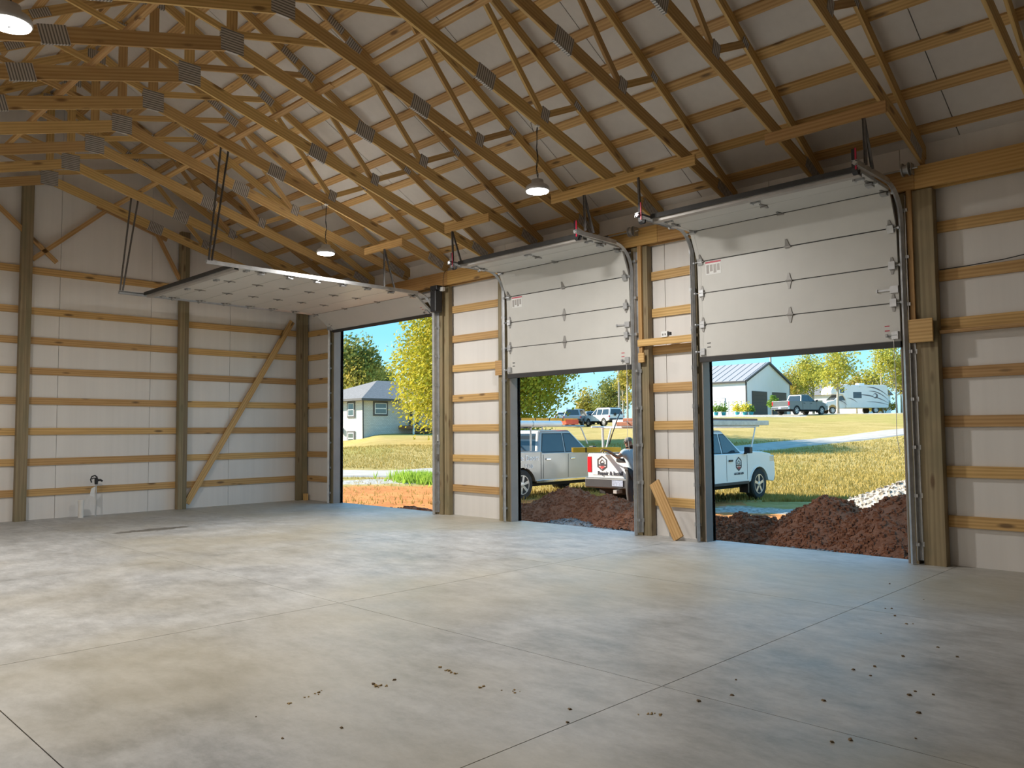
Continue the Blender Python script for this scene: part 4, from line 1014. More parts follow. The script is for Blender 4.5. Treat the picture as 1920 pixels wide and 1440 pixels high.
MB().tube([(1.25, -.86, 1.50), (1.0, -.80, 2.02)], .02, 8).tube([(1.25, .86, 1.50), (1.0, .80, 2.02)], .02, 8).build('front_stay', M_GALV, ts, MS)
MB().box(-1.30, -1.20, -.84, .84, 1.98, 2.04).build('rack_pad', M_BLACK, ts, MS)
M_ORANGE = plain('orange_fibreglass', (.86, .36, .02), .45)
M_REDOR = plain('orange_red_cap', (.78, .09, .03), .5)
M_YEL = plain('yellow_fibreglass', (.78, .46, .03), .45)
def ladder(label, M, L, w=.42, mat=M_ORANGE, name='extension_ladder', rail_h=.085, end=None):
    t = thing(name, label, 'ladder', M)
    for s in (-1, 1): MB().box(-L/2, L/2, s*w/2-.02, s*w/2+.02, 0, rail_h).build('rail', mat, t, M)
    k = -L/2+.15
    while k < L/2-.05:
        MB().tube([(k, -w/2, rail_h/2), (k, w/2, rail_h/2)], .018, 6).build('rung', M_GALV, t, M); k += .305
    if end: MB().box(L/2-.55, L/2+.03, -w/2-.03, w/2+.03, -.10, rail_h*.6).build('end_cap', end, t, M)
    for k in range(int(L/.6)): MB().box(-L/2+.3+k*.6, -L/2+.33+k*.6, -w/2-.024, -w/2-.018, -.005, rail_h+.005).build('rail_strap', M_BLACK, t, M)
    return t
ladder('long orange extension ladder strapped on the silver pickup rack', MS @ T(-1.65, -.50, 2.19), 5.2, end=M_REDOR)
t = thing('conduit_carrier', 'white pipe carrier lashed beside the ladder on the silver pickup', 'pipe', MS @ T(-1.5, -.90, 2.03))
MB().lathe([(.05, -2.3), (.085, -2.27), (.085, 1.45), (.05, 1.5)], 16, (-1.5, -.90, 2.11), 'x').build('tube', M_WHITE, t, MS, smooth=False)
MB().lathe([(.09, .2), (.09, .24)], 16, (-1.5, -.90, 2.11), 'x').build('clamp', M_GALV, t, MS)
# ---- white pickup with its tail towards the building
MW = T(6.52, 7.45, ground_z(6.52, 7.4)) @ RZ(math.pi/2)
tw = car('pickup_truck', 'white work pickup with a hexagon badge, tail towards the middle door', 'pickup truck', MW, M_WPAINT, L=5.8, W=2.03, xr=-1.75, xf=1.96, r=.405, sill=.50, R=.51, belt=1.25, deck=1.32, hood=1.28, nose=1.13, cab=(-.85, 1.42, -.60, .50), zt=1.86, splits=(.25,), spokes=5, chrome=False)
# tail markings (tail face at local x = -2.87, seen from -x)
def tailM(y, z): return MW @ T(-2.882, y, z) @ Matrix(((0, 1, 0, 0), (-1, 0, 0, 0), (0, 0, 1, 0), (0, 0, 0, 1)))
hexlogo(tw, tailM(.56, 1.09), .165)
add_text('Repair & Install', .125, M_INK, tw, tailM(.70, .815) @ RT, bold=.002)
add_text('615-2', .125, M_INK, tw, tailM(-.30, .815) @ RT, bold=.002)
add_text('TU', .16, M_INK, tw, tailM(-.38, .94) @ RT, bold=.004)
add_text('Ove', .075, M_INK, tw, tailM(-.36, 1.10) @ RT)
MB().box(-2.90, -2.87, -.20, .12, 1.13, 1.22).build('tailgate_handle', M_BLACK, tw, MW, bevel=.01)
MB().box(-3.12, -2.9, -.05, .05, .40, .48).build('tow_hitch', M_GALV, tw, MW)
# side badge on the right-hand front door
hexlogo(tw, MW @ T(.86, -1.021, .98), .165)
add_text('615-218-5120', .085, M_INK, tw, MW @ T(.62, -1.021, .70) @ RT)
rack(tw, MW, (-2.45, -.98), .86, 1.30, 1.95, x0=-2.9, x1=2.3, mat=M_WHITE)
MB().tube([(2.1, -.86, 1.95), (2.1, .86, 1.95)], .024, 8).tube([(1.75, -.88, 1.22), (2.1, -.86, 1.95)], .02, 8).tube([(1.75, .88, 1.22), (2.1, .86, 1.95)], .02, 8).build('rack_front', M_WHITE, tw, MW)
MB().tube([(-2.45, -.80, 1.32), (-2.15, -.83, 1.94)], .02, 8).tube([(-2.45, .80, 1.32), (-2.15, .83, 1.94)], .02, 8).build('rack_stay', M_WHITE, tw, MW)
M_BROWN = plain('brown_panel', (.34, .12, .06), .5, sc=(.3, 6, 6))
for k, (y, z, dx, ln, wd, hh, mt, nm, lab) in enumerate((
        (.02, 1.99, .0, 5.2, .62, .10, M_BROWN, 'door_panel', 'brown door panel lying lowest on the white pickup rack'),
        (-.50, 1.99, .0, 5.0, .34, .06, M_WHITE, 'door_panel', 'white panel lying on the right of the white pickup rack'),
        (-.2, 2.10, .1, 5.0, .95, .08, M_BROWN, 'door_panel', 'brown panel stacked on top on the white pickup rack'),
        (.66, 1.99, .1, 4.4, .34, .16, M_WHITE, 'pipe_box', 'white long box strapped on the left of the white pickup rack'),
        (-.80, 1.99, .45, 4.7, .22, .13, M_GALV, 'trim_bundle', 'silver bundle of long metal trim on the right rail of the white pickup'))):
    t = thing(nm, lab, 'load', MW @ T(dx, y, z)); 
    MB().box(-ln/2+dx, ln/2+dx, y-wd/2, y+wd/2, z, z+hh).build('sheet' if mt != M_GALV else 'profiles', mt, t, MW, bevel=.01)
    MB().box(-1.0, -.95, y-wd/2-.006, y+wd/2+.006, z-.004, z+hh+.006).build('strap', M_YEL if k % 2 else M_BLACK, t, MW)
o = MB().tube([(-2.4, .3, 2.28), (-2.5, .25, 2.35), (-2.75, .18, 2.15), (-2.8, .3, 1.8), (-2.6, .55, 1.55)], .015, 6).build('tie_strap', M_BLACK, None, MW); tag(o, 'loose black tie strap hanging from the white pickup rack', 'strap')
# step ladder across the tailgate top
ladder('yellow stepladder held flat across the white pickup tailgate', T(5.95, 4.28, ground_z(6, 4.5)+1.36) @ rot_to(_hr.x, _hr.y) @ T(.05, 0, 0), 1.15, .34, M_YEL, 'step_ladder', .11)
o = MB().box(-2.6, -1.6, -.75, -.15, 1.335, 1.43).build('tool_case', M_INKR, None, MW, bevel=.02); tag(o, 'flat red case lying in the white pickup bed', 'case')
# ---- far vehicles
def faced(px, d, ang):
    p = at(px, d); h_ = _hr*math.cos(ang)+_hf*math.sin(ang); return T(p.x, p.y, ground_z(p.x, p.y)+.05) @ rot_to(h_.x, h_.y)
car('pickup_truck', 'dark grey pickup parked on the hill before the white shop', 'pickup truck', faced(1500, 77, math.radians(33)), M_GREY, detail=True, splits=(.15,), rbump=M_CHROME)
SUV = dict(L=4.7, W=1.88, xr=-1.38, xf=1.42, r=.37, R=.46, belt=1.08, deck=1.08, hood=1.08, nose=.90, cab=(-2.30, 1.10, -2.10, .30), zt=1.78, wt=.68, wb=.90, kind='suv', splits=(-.95, .0))
car('sport_utility_vehicle', 'steel grey SUV parked tail-on right of the yellow maple', 'car', faced(1082, 84, math.radians(72)), M_STEELB, **SUV)
tx_ = car('sport_utility_vehicle', 'white SUV with roof rack and covered spare, parked right of the grey SUV', 'car', faced(1131, 82, math.radians(118)), M_WPAINT, **SUV)
MB().tube([(-1.9, -.6, 1.84), (.2, -.6, 1.84)], .025, 6).tube([(-1.9, .6, 1.84), (.2, .6, 1.84)], .025, 6).box(-1.8, -1.74, -.6, .6, 1.80, 1.86).box(-.4, -.34, -.6, .6, 1.80, 1.86).build('roof_rack', M_BLACK, tx_, PW[tx_])
MB().lathe([(.10, -2.36), (.16, -2.40), (.16, -2.42)], 14, (0, .25, 1.14), 'x').build('emblem_cover', M_BLACK, tx_, PW[tx_])
car('sport_utility_vehicle', 'small blue car partly hidden between the grey and white SUVs', 'car', faced(1104, 96, math.radians(95)), M_STEELB, **{**SUV, 'zt': 1.5, 'detail': False})
car('sport_utility_vehicle', 'white car half hidden behind the maple beside the grey SUV', 'car', faced(1060, 92, math.radians(80)), M_WPAINT, **{**SUV, 'zt': 1.45, 'detail': False})
# ---- motorhome
pR = at(1600, 92); hR = -_hr*math.cos(.10)-_hf*math.sin(.10)*1.0; MR = T(pR.x, pR.y, ground_z(pR.x, pR.y)+.05) @ rot_to(hR.x, hR.y)
M_RVW = plain('motorhome_white', (.80, .80, .80), .35, var=.03, coat=.2)
M_SWOOSH = plain('grey_swoosh_decal', (.16, .15, .16), .4)
M_SWOOSHL = plain('silver_swoosh_decal', (.42, .42, .44), .4)
t = thing('motorhome', 'white motorhome with dark swooshes parked on the hill', 'motorhome', MR)
w = 1.2
MB().prism([(-3.55, .62), (-3.6, 1.2), (-3.5, 3.1), (-3.3, 3.25), (2.4, 3.25), (3.0, 3.05), (3.3, 2.55), (3.25, 2.2), (1.9, 2.15), (1.55, 1.6), (1.5, .62), (-1.2, .62)], -w, w, 'y').build('house_body', M_RVW, t, MR, bevel=.08)
MB().prism([(1.4, .62), (1.4, 2.2), (2.1, 2.2), (2.85, 1.5), (3.75, 1.32), (3.85, .9), (3.8, .5), (3.5, .5), (3.42, .8), (3.15, 1.0), (2.85, 1.0), (2.6, .8), (2.5, .55)], -.98, .98, 'y').build('van_cab', M_RVW, t, MR, bevel=.06)
MB().hexa([(2.12, -.85, 2.12), (2.12, .85, 2.12), (2.82, .90, 1.55), (2.82, -.90, 1.55), (2.18, -.85, 2.14), (2.18, .85, 2.14), (2.88, .90, 1.57), (2.88, -.90, 1.57)]).build('windshield', M_GLASS, t, MR)
for s in (-1, 1):
    MB().prism([(1.55, 1.50), (2.6, 1.50), (2.15, 2.0), (1.55, 2.05)], s*.985-.006, s*.985+.006, 'y').build('cab_window', M_GLASS, t, MR)
    for x0_, x1_, z0_, z1_ in ((-.35, .65, 1.75, 2.45), (1.7, 2.2, 2.35, 2.85)): MB().box(x0_, x1_, s*w-.012, s*w+.012, z0_, z1_).build('side_window', M_GLASS, t, MR, bevel=.05)
    MB().box(1.0, 1.45, s*w-.01, s*w+.008, .75, 2.35).build('entry_door', M_WHITE, t, MR)
    for x in (-2.05, 3.0): wheel(t, MR, x, s*(1.02 if x < 0 else .85), .39, .24, 8)
    for q in ((-3.45, 2.0, -1.0, 3.0, .14), (-3.5, 1.55, -1.2, 2.55, .12), (-3.5, 1.2, .2, 2.15, .14), (-3.55, .95, -.9, 1.35, .08), (.2, 1.25, 1.4, 1.75, .10), (1.4, .95, 2.5, 1.5, .10)):
        xa, za, xb, zb, tk = q; pts = []
        for k in range(13):
            u_ = k/12; pts.append((xb+(xa-xb)*u_, zb+(za-zb)*(u_**2.2), tk*math.sin(math.pi*(u_*.9+.05))))
        poly = [(x_, z_+h_/2) for x_, z_, h_ in pts]+[(x_, z_-h_/2) for x_, z_, h_ in reversed(pts)]
        MB().prism(poly, min(s*w, s*(w+.012)), max(s*w, s*(w+.012)), 'y').build('swoosh', M_SWOOSH, t, MR)
    MB().lathe([(.30, 0), (.30, .012)], 18, (-2.0, s*w if s > 0 else s*w-.012, 2.0), 'y').build('emblem', M_SWOOSH, t, MR)
    MB().lathe([(.18, 0), (.18, .016)], 18, (-1.9, s*w if s > 0 else s*w-.016, 2.02), 'y').build('emblem_centre', M_RVW, t, MR)
MB().box(3.78, 3.90, -.95, .95, .48, .72).build('front_bumper', M_CHROME, t, MR, bevel=.03)
MB().box(3.70, 3.86, -.55, .55, .85, 1.20).build('grille', M_CHROME, t, MR)
for s in (-1, 1): MB().box(3.65, 3.84, s*.62 if s > 0 else -.92, .92 if s > 0 else -.62, .88, 1.16).build('head_light', M_HEAD, t, MR)
MB().box(-1.2, -.5, -.35, .35, 3.25, 3.5).box(.8, 1.2, -.3, .3, 3.25, 3.38).build('roof_unit', M_RVW, t, MR)
# ------------------------------------------------------------------ neighbouring buildings
M_BRICKW = None
def m_brick():
    mt, n, l, b = newmat('white_painted_brick'); v = mapped(n, l, (1, 1, 1))
    cx = n.new('ShaderNodeSeparateXYZ'); l.new(v, cx.inputs[0]); cb = n.new('ShaderNodeCombineXYZ')
    l.new(math_(n, l, 'ADD', cx.outputs[0], cx.outputs[1]), cb.inputs[0]); l.new(cx.outputs[2], cb.inputs[1])
    br = n.new('ShaderNodeTexBrick'); l.new(cb.outputs[0], br.inputs['Vector']); br.inputs['Scale'].default_value = 2.2
    br.inputs['Color1'].default_value = (.70, .68, .63, 1); br.inputs['Color2'].default_value = (.62, .60, .55, 1); br.inputs['Mortar'].default_value = (.48, .46, .42, 1); br.inputs['Mortar Size'].default_value = .025
    l.new(br.outputs[0], b.inputs['Base Color']); b.inputs['Roughness'].default_value = .85; return mt
M_BRICKW = m_brick()
M_SHINGLE = plain('grey_shingles', (.19, .18, .18), .9, var=.25, scale=8, bump=.3)
M_DARKTR = plain('dark_house_trim', (.09, .085, .085), .6)
M_PANE = plain('window_pane', (.10, .14, .13), .06, spec=.8)
M_METROOF = plain('grey_metal_roof', (.36, .34, .34), .5, .1, .04, sc=(1, 12, 1))
M_SHOP = plain('white_metal_siding', (.80, .81, .83), .5, var=.04, sc=(6, 6, .2))
M_SHOPTR = plain('charcoal_shop_trim', (.05, .05, .055), .5)
M_GDOOR = plain('charcoal_roller_door', (.055, .053, .052), .5)
M_PORCH = plain('brown_porch_wood', (.30, .15, .07), .7)
# house: nearest corner under the downspout, long wall running away along +Y, end wall along -X
hc = at(681, 66); gz = ground_z(hc.x, hc.y)+.32
t = thing('house', 'white painted brick house with grey hip roof up the hill at the left', 'house', T(hc.x, hc.y, gz))
hx, hy, hz0, hz1 = hc.x, hc.y, gz-1.6, gz+2.95
MB().box(hx-9, hx, hy, hy+16, hz0, hz1).build('wall', M_BRICKW, t)
PW_t = PW[t]
for ch in t.children: ch.matrix_basis = PW_t.inverted(); PW[ch] = I4
def hp(b, nm, mt, bevel=0): return b.build(nm, mt, t, I4, bevel=bevel)
rz = hz1+1.9; ov = .55
hp(MB().add([(hx-9-ov, hy-ov, hz1), (hx+ov, hy-ov, hz1), (hx+ov, hy+16+ov, hz1), (hx-9-ov, hy+16+ov, hz1), (hx-4.5, hy+4.6, rz), (hx-4.5, hy+11.4, rz)],
        [(0, 1, 4), (1, 2, 5, 4), (2, 3, 5), (3, 0, 4, 5), (3, 2, 1, 0)]), 'roof', M_SHINGLE)
hp(MB().box(hx-9-ov-.03, hx+ov+.03, hy-ov-.03, hy+16+ov+.03, hz1-.16, hz1+.02), 'fascia', M_DARKTR)
def window(face, a, b, z0, z1):
    if face == 'x': f_ = lambda u0, u1, v0, v1, d0, d1: MB().box(hx+d0, hx+d1, hy+u0, hy+u1, gz+v0, gz+v1)
    else: f_ = lambda u0, u1, v0, v1, d0, d1: MB().box(hx-u1, hx-u0, hy-d1, hy-d0, gz+v0, gz+v1)
    fr = hp(f_(a-.14, b+.14, z0-.14, z1+.14, -.05, .06), 'window_surround', M_DARKTR)
    f_(a, b, z0, z1, -.02, .075).build('window_sash', M_WHITE, fr, I4)
    m_ = (z0+z1)/2
    for v0, v1 in ((z0+.06, m_-.04), (m_+.04, z1-.06)): f_(a+.07, b-.07, v0, v1, .0, .085).build('window_pane', M_PANE, fr, I4)
window('x', 1.1, 2.3, 1.7, 2.62); window('y', 1.3, 2.15, 1.55, 2.62); window('y', 1.3, 2.15, -.75, .15); window('x', 9.5, 10.8, 1.6, 2.6)
hp(MB().tube([(hx+.08, hy-.1, hz1-.1), (hx+.08, hy-.06, hz0+.3)], .06, 6), 'downspout', M_DARKTR)
hp(MB().box(hx-.02, hx+.08, hy+4.7, hy+5.7, gz+.75, gz+2.75), 'front_door', M_DARKTR)
hp(MB().box(hx, hx+1.9, hy+3.6, hy+8.6, gz+.45, gz+.72), 'porch_deck', M_PORCH)
hp(MB().box(hx-.2, hx+2.2, hy+3.4, hy+8.8, hz1-.30, hz1-.08), 'porch_roof', M_BRICKW)
for q in (3.7, 8.5): hp(MB().box(hx+1.8, hx+1.92, hy+q, hy+q+.12, gz-.5, hz1-.3), 'porch_post', M_WHITE)
hp(MB().box(hx-3.1, hx-2.9, hy-.2, hy, gz+.1, gz+.55), 'meter_box', M_STEELB)
# white shop: gable front facing +X, side wall facing -Y
sc_ = at(1400, 96); gz = ground_z(sc_.x, sc_.y); sxx, syy = sc_.x, sc_.y; EZ = 4.15; PKZ = 6.55; FW = 11.4
t = thing('metal_shop', 'white metal shop building with grey roof and two dark roller doors', 'building', T(sxx, syy, gz))
def hp(b, nm, mt, bevel=0): return b.build(nm, mt, t, I4, bevel=bevel)
hp(MB().prism([(syy, gz-.5), (syy+FW, gz-.5), (syy+FW, gz+EZ), (syy+FW/2, gz+PKZ), (syy, gz+EZ)], sxx-15, sxx, 'x'), 'wall', M_SHOP)
for s in (0, 1):
    ya, yb = (syy-.25, syy+FW/2) if s == 0 else (syy+FW+.25, syy+FW/2)
    za = gz+EZ-.25*(PKZ-EZ)/(FW/2); zb = gz+PKZ
    rf = hp(MB().hexa([(sxx-15.2, ya, za+.03), (sxx+.2, ya, za+.03), (sxx+.2, yb, zb+.03), (sxx-15.2, yb, zb+.03), (sxx-15.2, ya, za+.12), (sxx+.2, ya, za+.12), (sxx+.2, yb, zb+.12), (sxx-15.2, yb, zb+.12)]), 'roof', M_METROOF)
    for k in range(16 if s == 0 else 0):
        x = sxx-.3-k*.95; MB().hexa([(x-.03, ya, za+.12), (x+.03, ya, za+.12), (x+.03, yb, zb+.12), (x-.03, yb, zb+.12), (x-.03, ya, za+.17), (x+.03, ya, za+.17), (x+.03, yb, zb+.17), (x-.03, yb, zb+.17)]).build('roof_rib', M_METROOF, rf, I4)
    hp(MB().hexa([(sxx+.0, ya, za-.08), (sxx+.24, ya, za-.08), (sxx+.24, yb, zb-.08), (sxx+.0, yb, zb-.08), (sxx+.0, ya, za+.17), (sxx+.24, ya, za+.17), (sxx+.24, yb, zb+.17), (sxx+.0, yb, zb+.17)]), 'rake_trim', M_SHOPTR)
hp(MB().box(sxx-15, sxx, syy-.28, syy-.10, gz+EZ-.20, gz+EZ-.02), 'gutter', M_SHOPTR)
for y in (syy-.02, syy+FW-.08): hp(MB().box(sxx-.12, sxx+.03, y-.02, y+.12, gz-.3, gz+EZ-.1), 'corner_trim', M_SHOPTR)
for a in (1.35, 6.55):
    dr = hp(MB().box(sxx, sxx+.05, syy+a-.06, syy+a+3.76, gz-.3, gz+2.95), 'roller_door', M_SHOPTR)
    for k in range(7): MB().box(sxx+.045, sxx+.075, syy+a, syy+a+3.7, gz-.1+k*.42, gz+.29+k*.42).build('door_slat', M_GDOOR, dr, I4)
hp(MB().box(sxx-3.9, sxx-2.9, syy-.06, syy+.02, gz-.3, gz+2.1), 'walk_door', M_WHITE)
hp(MB().box(sxx-3.96, sxx-2.84, syy-.04, syy+.02, gz-.3, gz+2.17), 'door_frame', M_STEELB)
# fence, planters and small yard things beside the shop
t = thing('wire_fence', 'thin wire fence along the white shop side wall', 'fence', at(1370, 90))
b0 = at(1334, 90); b1 = at(1398, 91)
for k in range(9):
    p = b0.lerp(b1, k/8); g = ground_z(p.x, p.y); MB().tube([(p.x, p.y, g-.1), (p.x, p.y, g+1.7)], .03, 6).build('fence_post', M_GALV, t, I4)
for z in (.3, .75, 1.2, 1.65): MB().tube([(b0.x, b0.y, ground_z(b0.x, b0.y)+z), (b1.x, b1.y, ground_z(b1.x, b1.y)+z)], .012, 4).build('fence_wire', M_GALV, t, I4)
M_TEAL = plain('teal_planter', (.03, .35, .42), .5)
for k, (px, d, lf, s, lab) in enumerate(((1382, 85, L_FLOW, .9, 'teal planter with yellow flowers left of the shop corner'), (1396, 86, L_FLOW, 1.0, 'teal planter with tall yellow flowers at the shop corner'), (1408, 86, L_BUSH, .6, 'small teal planter before the first shop door'), (1356, 87, L_BUSH, .8, 'teal planter with a green plant along the fence'), (1342, 87, L_BUSH, .8, 'teal planter half hidden by the left jamb'))):
    p = at(px, d); t = thing('planter', lab, 'planter', p)
    MB().lathe([(.16, 0), (.26, .38), (.28, .40), (.24, .40)], 14, (p.x, p.y, p.z-.02)).build('pot', M_TEAL, t, I4)
    r = random.Random(k); vs_ = []; fs = []
    for _ in range(260):
        q = p+Vector((r.gauss(0, .3)*s, r.gauss(0, .3)*s, .45+abs(r.gauss(.3, .35))*s)); n1 = Vector((r.gauss(0, 1), r.gauss(0, 1), r.gauss(0, 1))).normalized(); a = n1.orthogonal().normalized()*.10; c = n1.cross(a); i = len(vs_)
        vs_ += [q-a, q+c*.7, q+a, q-c*.7]; fs.append((i, i+1, i+2, i+3))
    tag(MB().add(vs_, fs).build('plant', lf, t, I4), kind='stuff')
# low house roof behind the motorhome
pb = at(1560, 125); t = thing('far_house', 'pale low house behind the motorhome, mostly hidden by trees', 'house', pb); 
MB().box(pb.x-7, pb.x+7, pb.y-5, pb.y+5, pb.z-.5, pb.z+3.0).build('wall', M_SHOP, t, I4)
MB().prism([(pb.y-5.4, pb.z+3), (pb.y+5.4, pb.z+3), (pb.y, pb.z+5)], pb.x-7.4, pb.x+7.4, 'x').build('roof', M_SHINGLE, t, I4)
for k in (-4, 0, 4): MB().box(pb.x+7, pb.x+7.06, pb.y+k-.6, pb.y+k+.6, pb.z+1, pb.z+2.2).build('window', M_PANE, t, I4)
for k in (-4, 0, 4): MB().box(pb.x+k-.6, pb.x+k+.6, pb.y-5.06, pb.y-5, pb.z+1, pb.z+2.2).build('window', M_PANE, t, I4)
# utility poles and wires
M_POLE = plain('weathered_pole', (.42, .38, .33), .9)
poles = []
for px, d, h, lab in ((1161, 100, 11.5, 'wooden utility pole in the gap right of the white SUV'), (1447, 118, 13, 'utility pole standing behind the shop roof peak'), (1800, 112, 13, 'utility pole hidden behind the wall on the right')):
    p = at(px, d); t = thing('utility_pole', lab, 'utility pole', p); poles.append((p, h))
    MB().tube([(p.x, p.y, p.z-.3), (p.x, p.y, p.z+h)], [.16, .11], 8).build('pole', M_POLE, t, I4)
    d_ = _hf; MB().tube([(p.x-d_.x*1.1, p.y-d_.y*1.1, p.z+h-.6), (p.x+d_.x*1.1, p.y+d_.y*1.1, p.z+h-.6)], .06, 4).build('crossarm', M_POLE, t, I4)
    for s in (-1, 0, 1): MB().lathe([(.03, h-.54), (.06, h-.48), (.03, h-.40)], 8, (p.x+d_.x*s, p.y+d_.y*s, p.z)).build('insulator', M_PVC, t, I4)
M_WIRE = plain('power_wire', (.12, .12, .13), .6)
def wire(a, b, sag, lab):
    pts = [a.lerp(b, k/16)-Vector((0, 0, sag*4*(k/16)*(1-k/16))) for k in range(17)]
    o = MB().tube(pts, .022, 5).build('power_line', M_WIRE); tag(o, lab, 'wire')
(pa, ha), (pb_, hb), (pc, hc_) = poles
for k, (dz, s, lab) in enumerate(((-.45, -1, 'lowest'), (-.45, 0, 'middle'), (-.45, 1, 'uppermost'))):
    o_ = _hf*s
    wire(pb_+o_+Vector((0, 0, hb+dz+.2*k)), pc+o_+Vector((0, 0, hc_+dz+.5*k)), 1.2+.3*k, lab+' power line crossing the sky above the shop and motorhome')
pd = at(850, 70, 13.0)
wire(pa+Vector((0, 0, 8.9)), pd, .8, 'upper power line left of the utility pole'); wire(pa+Vector((0, 0, 7.2)), at(850, 70, 9.6), .6, 'lower power line left of the utility pole')
# ------------------------------------------------------------------ the person
M_SKIN = plain('skin', (.30, .16, .10), .55, var=.08, scale=8)
M_SHIRT = plain('pale_blue_grey_cotton', (.36, .43, .48), .85, var=.08, bump=.3, scale=6)
M_PANTS = plain('charcoal_trousers', (.035, .034, .036), .85, var=.1, scale=8)
M_BOOT = plain('black_boot', (.015, .014, .014), .6)
M_HAIR = plain('cropped_grey_hair', (.16, .14, .125), .9, scale=40, var=.2)
pp = at(1185, 18.6); MP = T(pp.x, pp.y, ground_z(pp.x, pp.y)) @ rot_to(_hr.x, _hr.y)
tpn = thing('person', 'person in pale grey-blue t-shirt and dark trousers reaching for the ladder', 'person', MP)
def skin(name, verts, edges, mat, sub=2):
    me = bpy.data.meshes.new(name); bm = bmesh.new(); lay = bm.verts.layers.skin.verify(); V = {}
    for k, (co, rr) in verts.items():
        v = bm.verts.new(co); v[lay].radius = rr if isinstance(rr, tuple) else (rr, rr); V[k] = v
    list(V.values())[0][lay].use_root = True
    for a, b in edges: bm.edges.new((V[a], V[b]))
    bm.to_mesh(me); bm.free(); me.materials.append(mat)
    o = obj(name, me, tpn, MP); s_ = o.modifiers.new('skin', 'SKIN'); s_.use_smooth_shade = True
    q = o.modifiers.new('sub', 'SUBSURF'); q.levels = sub; q.render_levels = sub; return o
J = {'pel': ((.02, 0, .92), .13), 'sp': ((.0, .0, 1.08), (.135, .10)), 'ch': ((-.03, -.01, 1.27), (.16, .105)), 'nk': ((-.06, -.02, 1.43), .058), 'hd0': ((-.09, -.03, 1.51), .078), 'hd': ((-.115, -.04, 1.585), .098), 'hd1': ((-.10, -.035, 1.655), .078),
     'hl': ((-.08, -.01, .88), .09), 'kl': ((-.11, -.06, .48), .062), 'al': ((-.06, .0, .10), .042), 'tl': ((-.20, -.05, .045), .04),
     'hr': ((.11, .01, .88), .09), 'kr': ((.15, -.03, .48), .062), 'ar': ((.14, .03, .10), .042), 'tr': ((.02, -.03, .045), .04),
     'sl': ((-.19, -.04, 1.36), .07), 'el': ((-.37, -.12, 1.235), .046), 'wl': ((-.575, -.14, 1.375), .032), 'pl': ((-.655, -.145, 1.41), (.036, .020)),
     'sr': ((.15, .02, 1.36), .07), 'er': ((.24, -.04, 1.10), .046), 'wr': ((.16, -.16, .93), .032), 'pr': ((.13, -.20, .86), (.020, .036))}
E_ = [('pel', 'sp'), ('sp', 'ch'), ('ch', 'nk'), ('nk', 'hd0'), ('hd0', 'hd'), ('hd', 'hd1'), ('pel', 'hl'), ('hl', 'kl'), ('kl', 'al'), ('al', 'tl'), ('pel', 'hr'), ('hr', 'kr'), ('kr', 'ar'), ('ar', 'tr'),
      ('ch', 'sl'), ('sl', 'el'), ('el', 'wl'), ('wl', 'pl'), ('ch', 'sr'), ('sr', 'er'), ('er', 'wr'), ('wr', 'pr')]
for k, (dy, L_) in enumerate(((-.03, .085), (-.01, .095), (.012, .09), (.032, .075))):
    b_ = Vector(J['pl'][0]); J['f%da' % k] = (tuple(b_+Vector((-.05, dy, .012))), .0095); J['f%db' % k] = (tuple(b_+Vector((-.05-L_*.5, dy, -.004))), .009); J['f%dc' % k] = (tuple(b_+Vector((-.05-L_*.62, dy, -.045))), .008)
    E_ += [('pl', 'f%da' % k), ('f%da' % k, 'f%db' % k), ('f%db' % k, 'f%dc' % k)]
    b_ = Vector(J['pr'][0]); J['g%da' % k] = (tuple(b_+Vector((dy, -.01, -.05))), .0095); J['g%db' % k] = (tuple(b_+Vector((dy, -.03, -.05-L_*.6))), .009)
    E_ += [('pr', 'g%da' % k), ('g%da' % k, 'g%db' % k)]
b_ = Vector(J['pl'][0]); J['th'] = (tuple(b_+Vector((-.02, -.04, -.02))), .011); J['th2'] = (tuple(b_+Vector((-.06, -.055, -.045))), .009); E_ += [('pl', 'th'), ('th', 'th2')]
b_ = Vector(J['pr'][0]); J['ti'] = (tuple(b_+Vector((-.035, -.02, -.01))), .011); J['ti2'] = (tuple(b_+Vector((-.055, -.03, -.05))), .009); E_ += [('pr', 'ti'), ('ti', 'ti2')]
body = skin('body', J, E_, M_SKIN)
def grow(keys, g, extra=None):
    d = {k: (J[k][0], tuple(r_+g for r_ in J[k][1]) if isinstance(J[k][1], tuple) else J[k][1]+g) for k in keys}
    d.update(extra or {}); return d
kx = ('sp', 'ch', 'sl', 'sr'); ex = {'hem': ((.02, 0, .84), (.165, .135)), 'col': ((-.055, -.018, 1.405), .085), 'cl': ((-.315, -.095, 1.275), .082), 'cr': ((.215, -.02, 1.17), .08)}
skin('shirt', grow(kx, .030, ex), [('sp', 'hem'), ('sp', 'ch'), ('ch', 'col'), ('ch', 'sl'), ('sl', 'cl'), ('ch', 'sr'), ('sr', 'cr')], M_SHIRT)
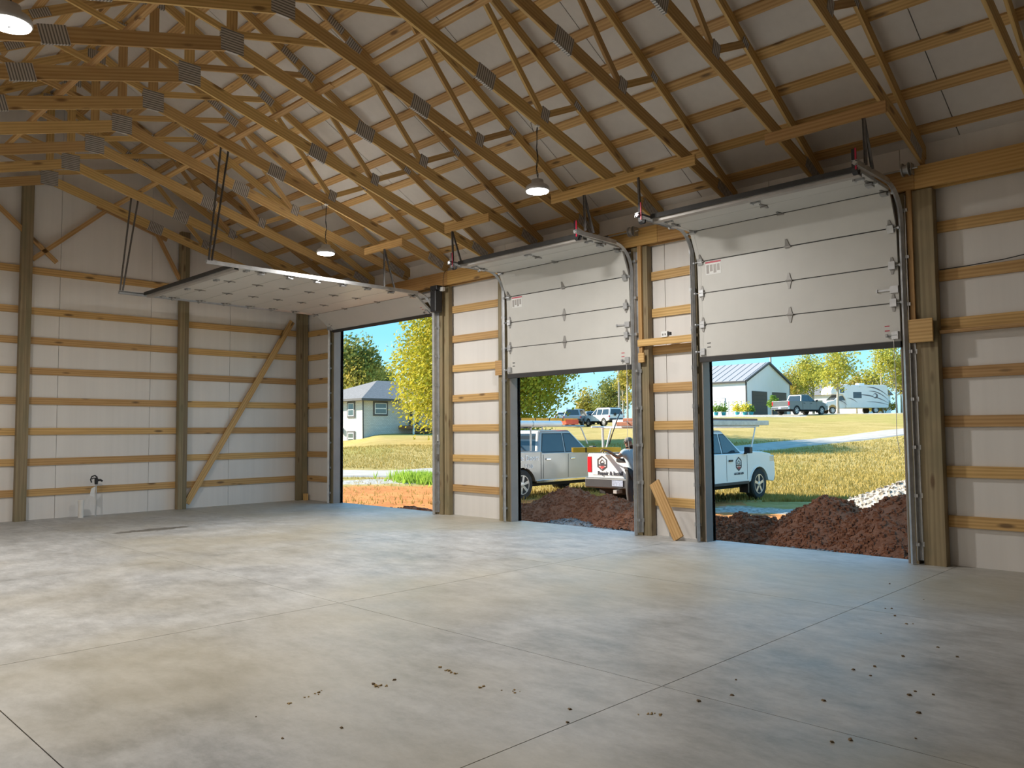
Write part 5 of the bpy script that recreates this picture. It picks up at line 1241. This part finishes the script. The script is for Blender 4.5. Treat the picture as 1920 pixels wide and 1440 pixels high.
skin('trousers', grow(('pel', 'hl', 'kl', 'hr', 'kr'), .026, {'ql': ((-.07, -.01, .13), .075), 'qr': ((.14, .02, .13), .075)}), [('pel', 'hl'), ('hl', 'kl'), ('kl', 'ql'), ('pel', 'hr'), ('hr', 'kr'), ('kr', 'qr')], M_PANTS)
for a, tt in (('al', 'tl'), ('ar', 'tr')):
    A_, B_ = Vector(J[a][0]), Vector(J[tt][0])
    skin('boot', {'a': (tuple(A_+Vector((0, 0, .09))), .06), 'b': (tuple(A_+Vector((.01, 0, -.04))), .06), 'c': (tuple(B_+Vector((-.03, 0, 0))), .05)}, [('a', 'b'), ('b', 'c')], M_BOOT)
hd = Vector(J['hd'][0]); fdir = Vector((-.80, -.55, -.25)).normalized(); sd_ = fdir.cross(Vector((0, 0, 1))).normalized(); ud = sd_.cross(fdir)
def ell(name, c, rx, ry, rz_, mat, parent=tpn):
    b = MB(); vs_ = []; n_, m__ = 12, 8
    b.lathe([(max(.02, math.sin(math.pi*k/m__)), -math.cos(math.pi*k/m__)) for k in range(m__+1)], n_)
    Mx = MP @ T(*c) @ Matrix(((fdir.x, sd_.x, ud.x, 0), (fdir.y, sd_.y, ud.y, 0), (fdir.z, sd_.z, ud.z, 0), (0, 0, 0, 1))) @ Matrix.Diagonal((rx, ry, rz_, 1))
    return b.build(name, mat, parent, Mx, smooth=True)
ell('hair', hd-fdir*.016+ud*.040, .094, .090, .070, M_HAIR)
ell('nose', hd+fdir*.102-ud*.005, .022, .014, .026, M_SKIN)
M_EYE = plain('eye', (.05, .04, .035), .3); M_LIP = plain('lips', (.30, .12, .09), .5)
for s in (-1, 1):
    ell('ear', hd+sd_*.093*s-fdir*.01, .022, .012, .034, M_SKIN)
    ell('eye', hd+fdir*.082+sd_*.034*s+ud*.022, .014, .017, .009, M_EYE)
    ell('brow', hd+fdir*.088+sd_*.034*s+ud*.040, .012, .024, .006, M_HAIR)
ell('mouth', hd+fdir*.086-ud*.048, .012, .026, .008, M_LIP)
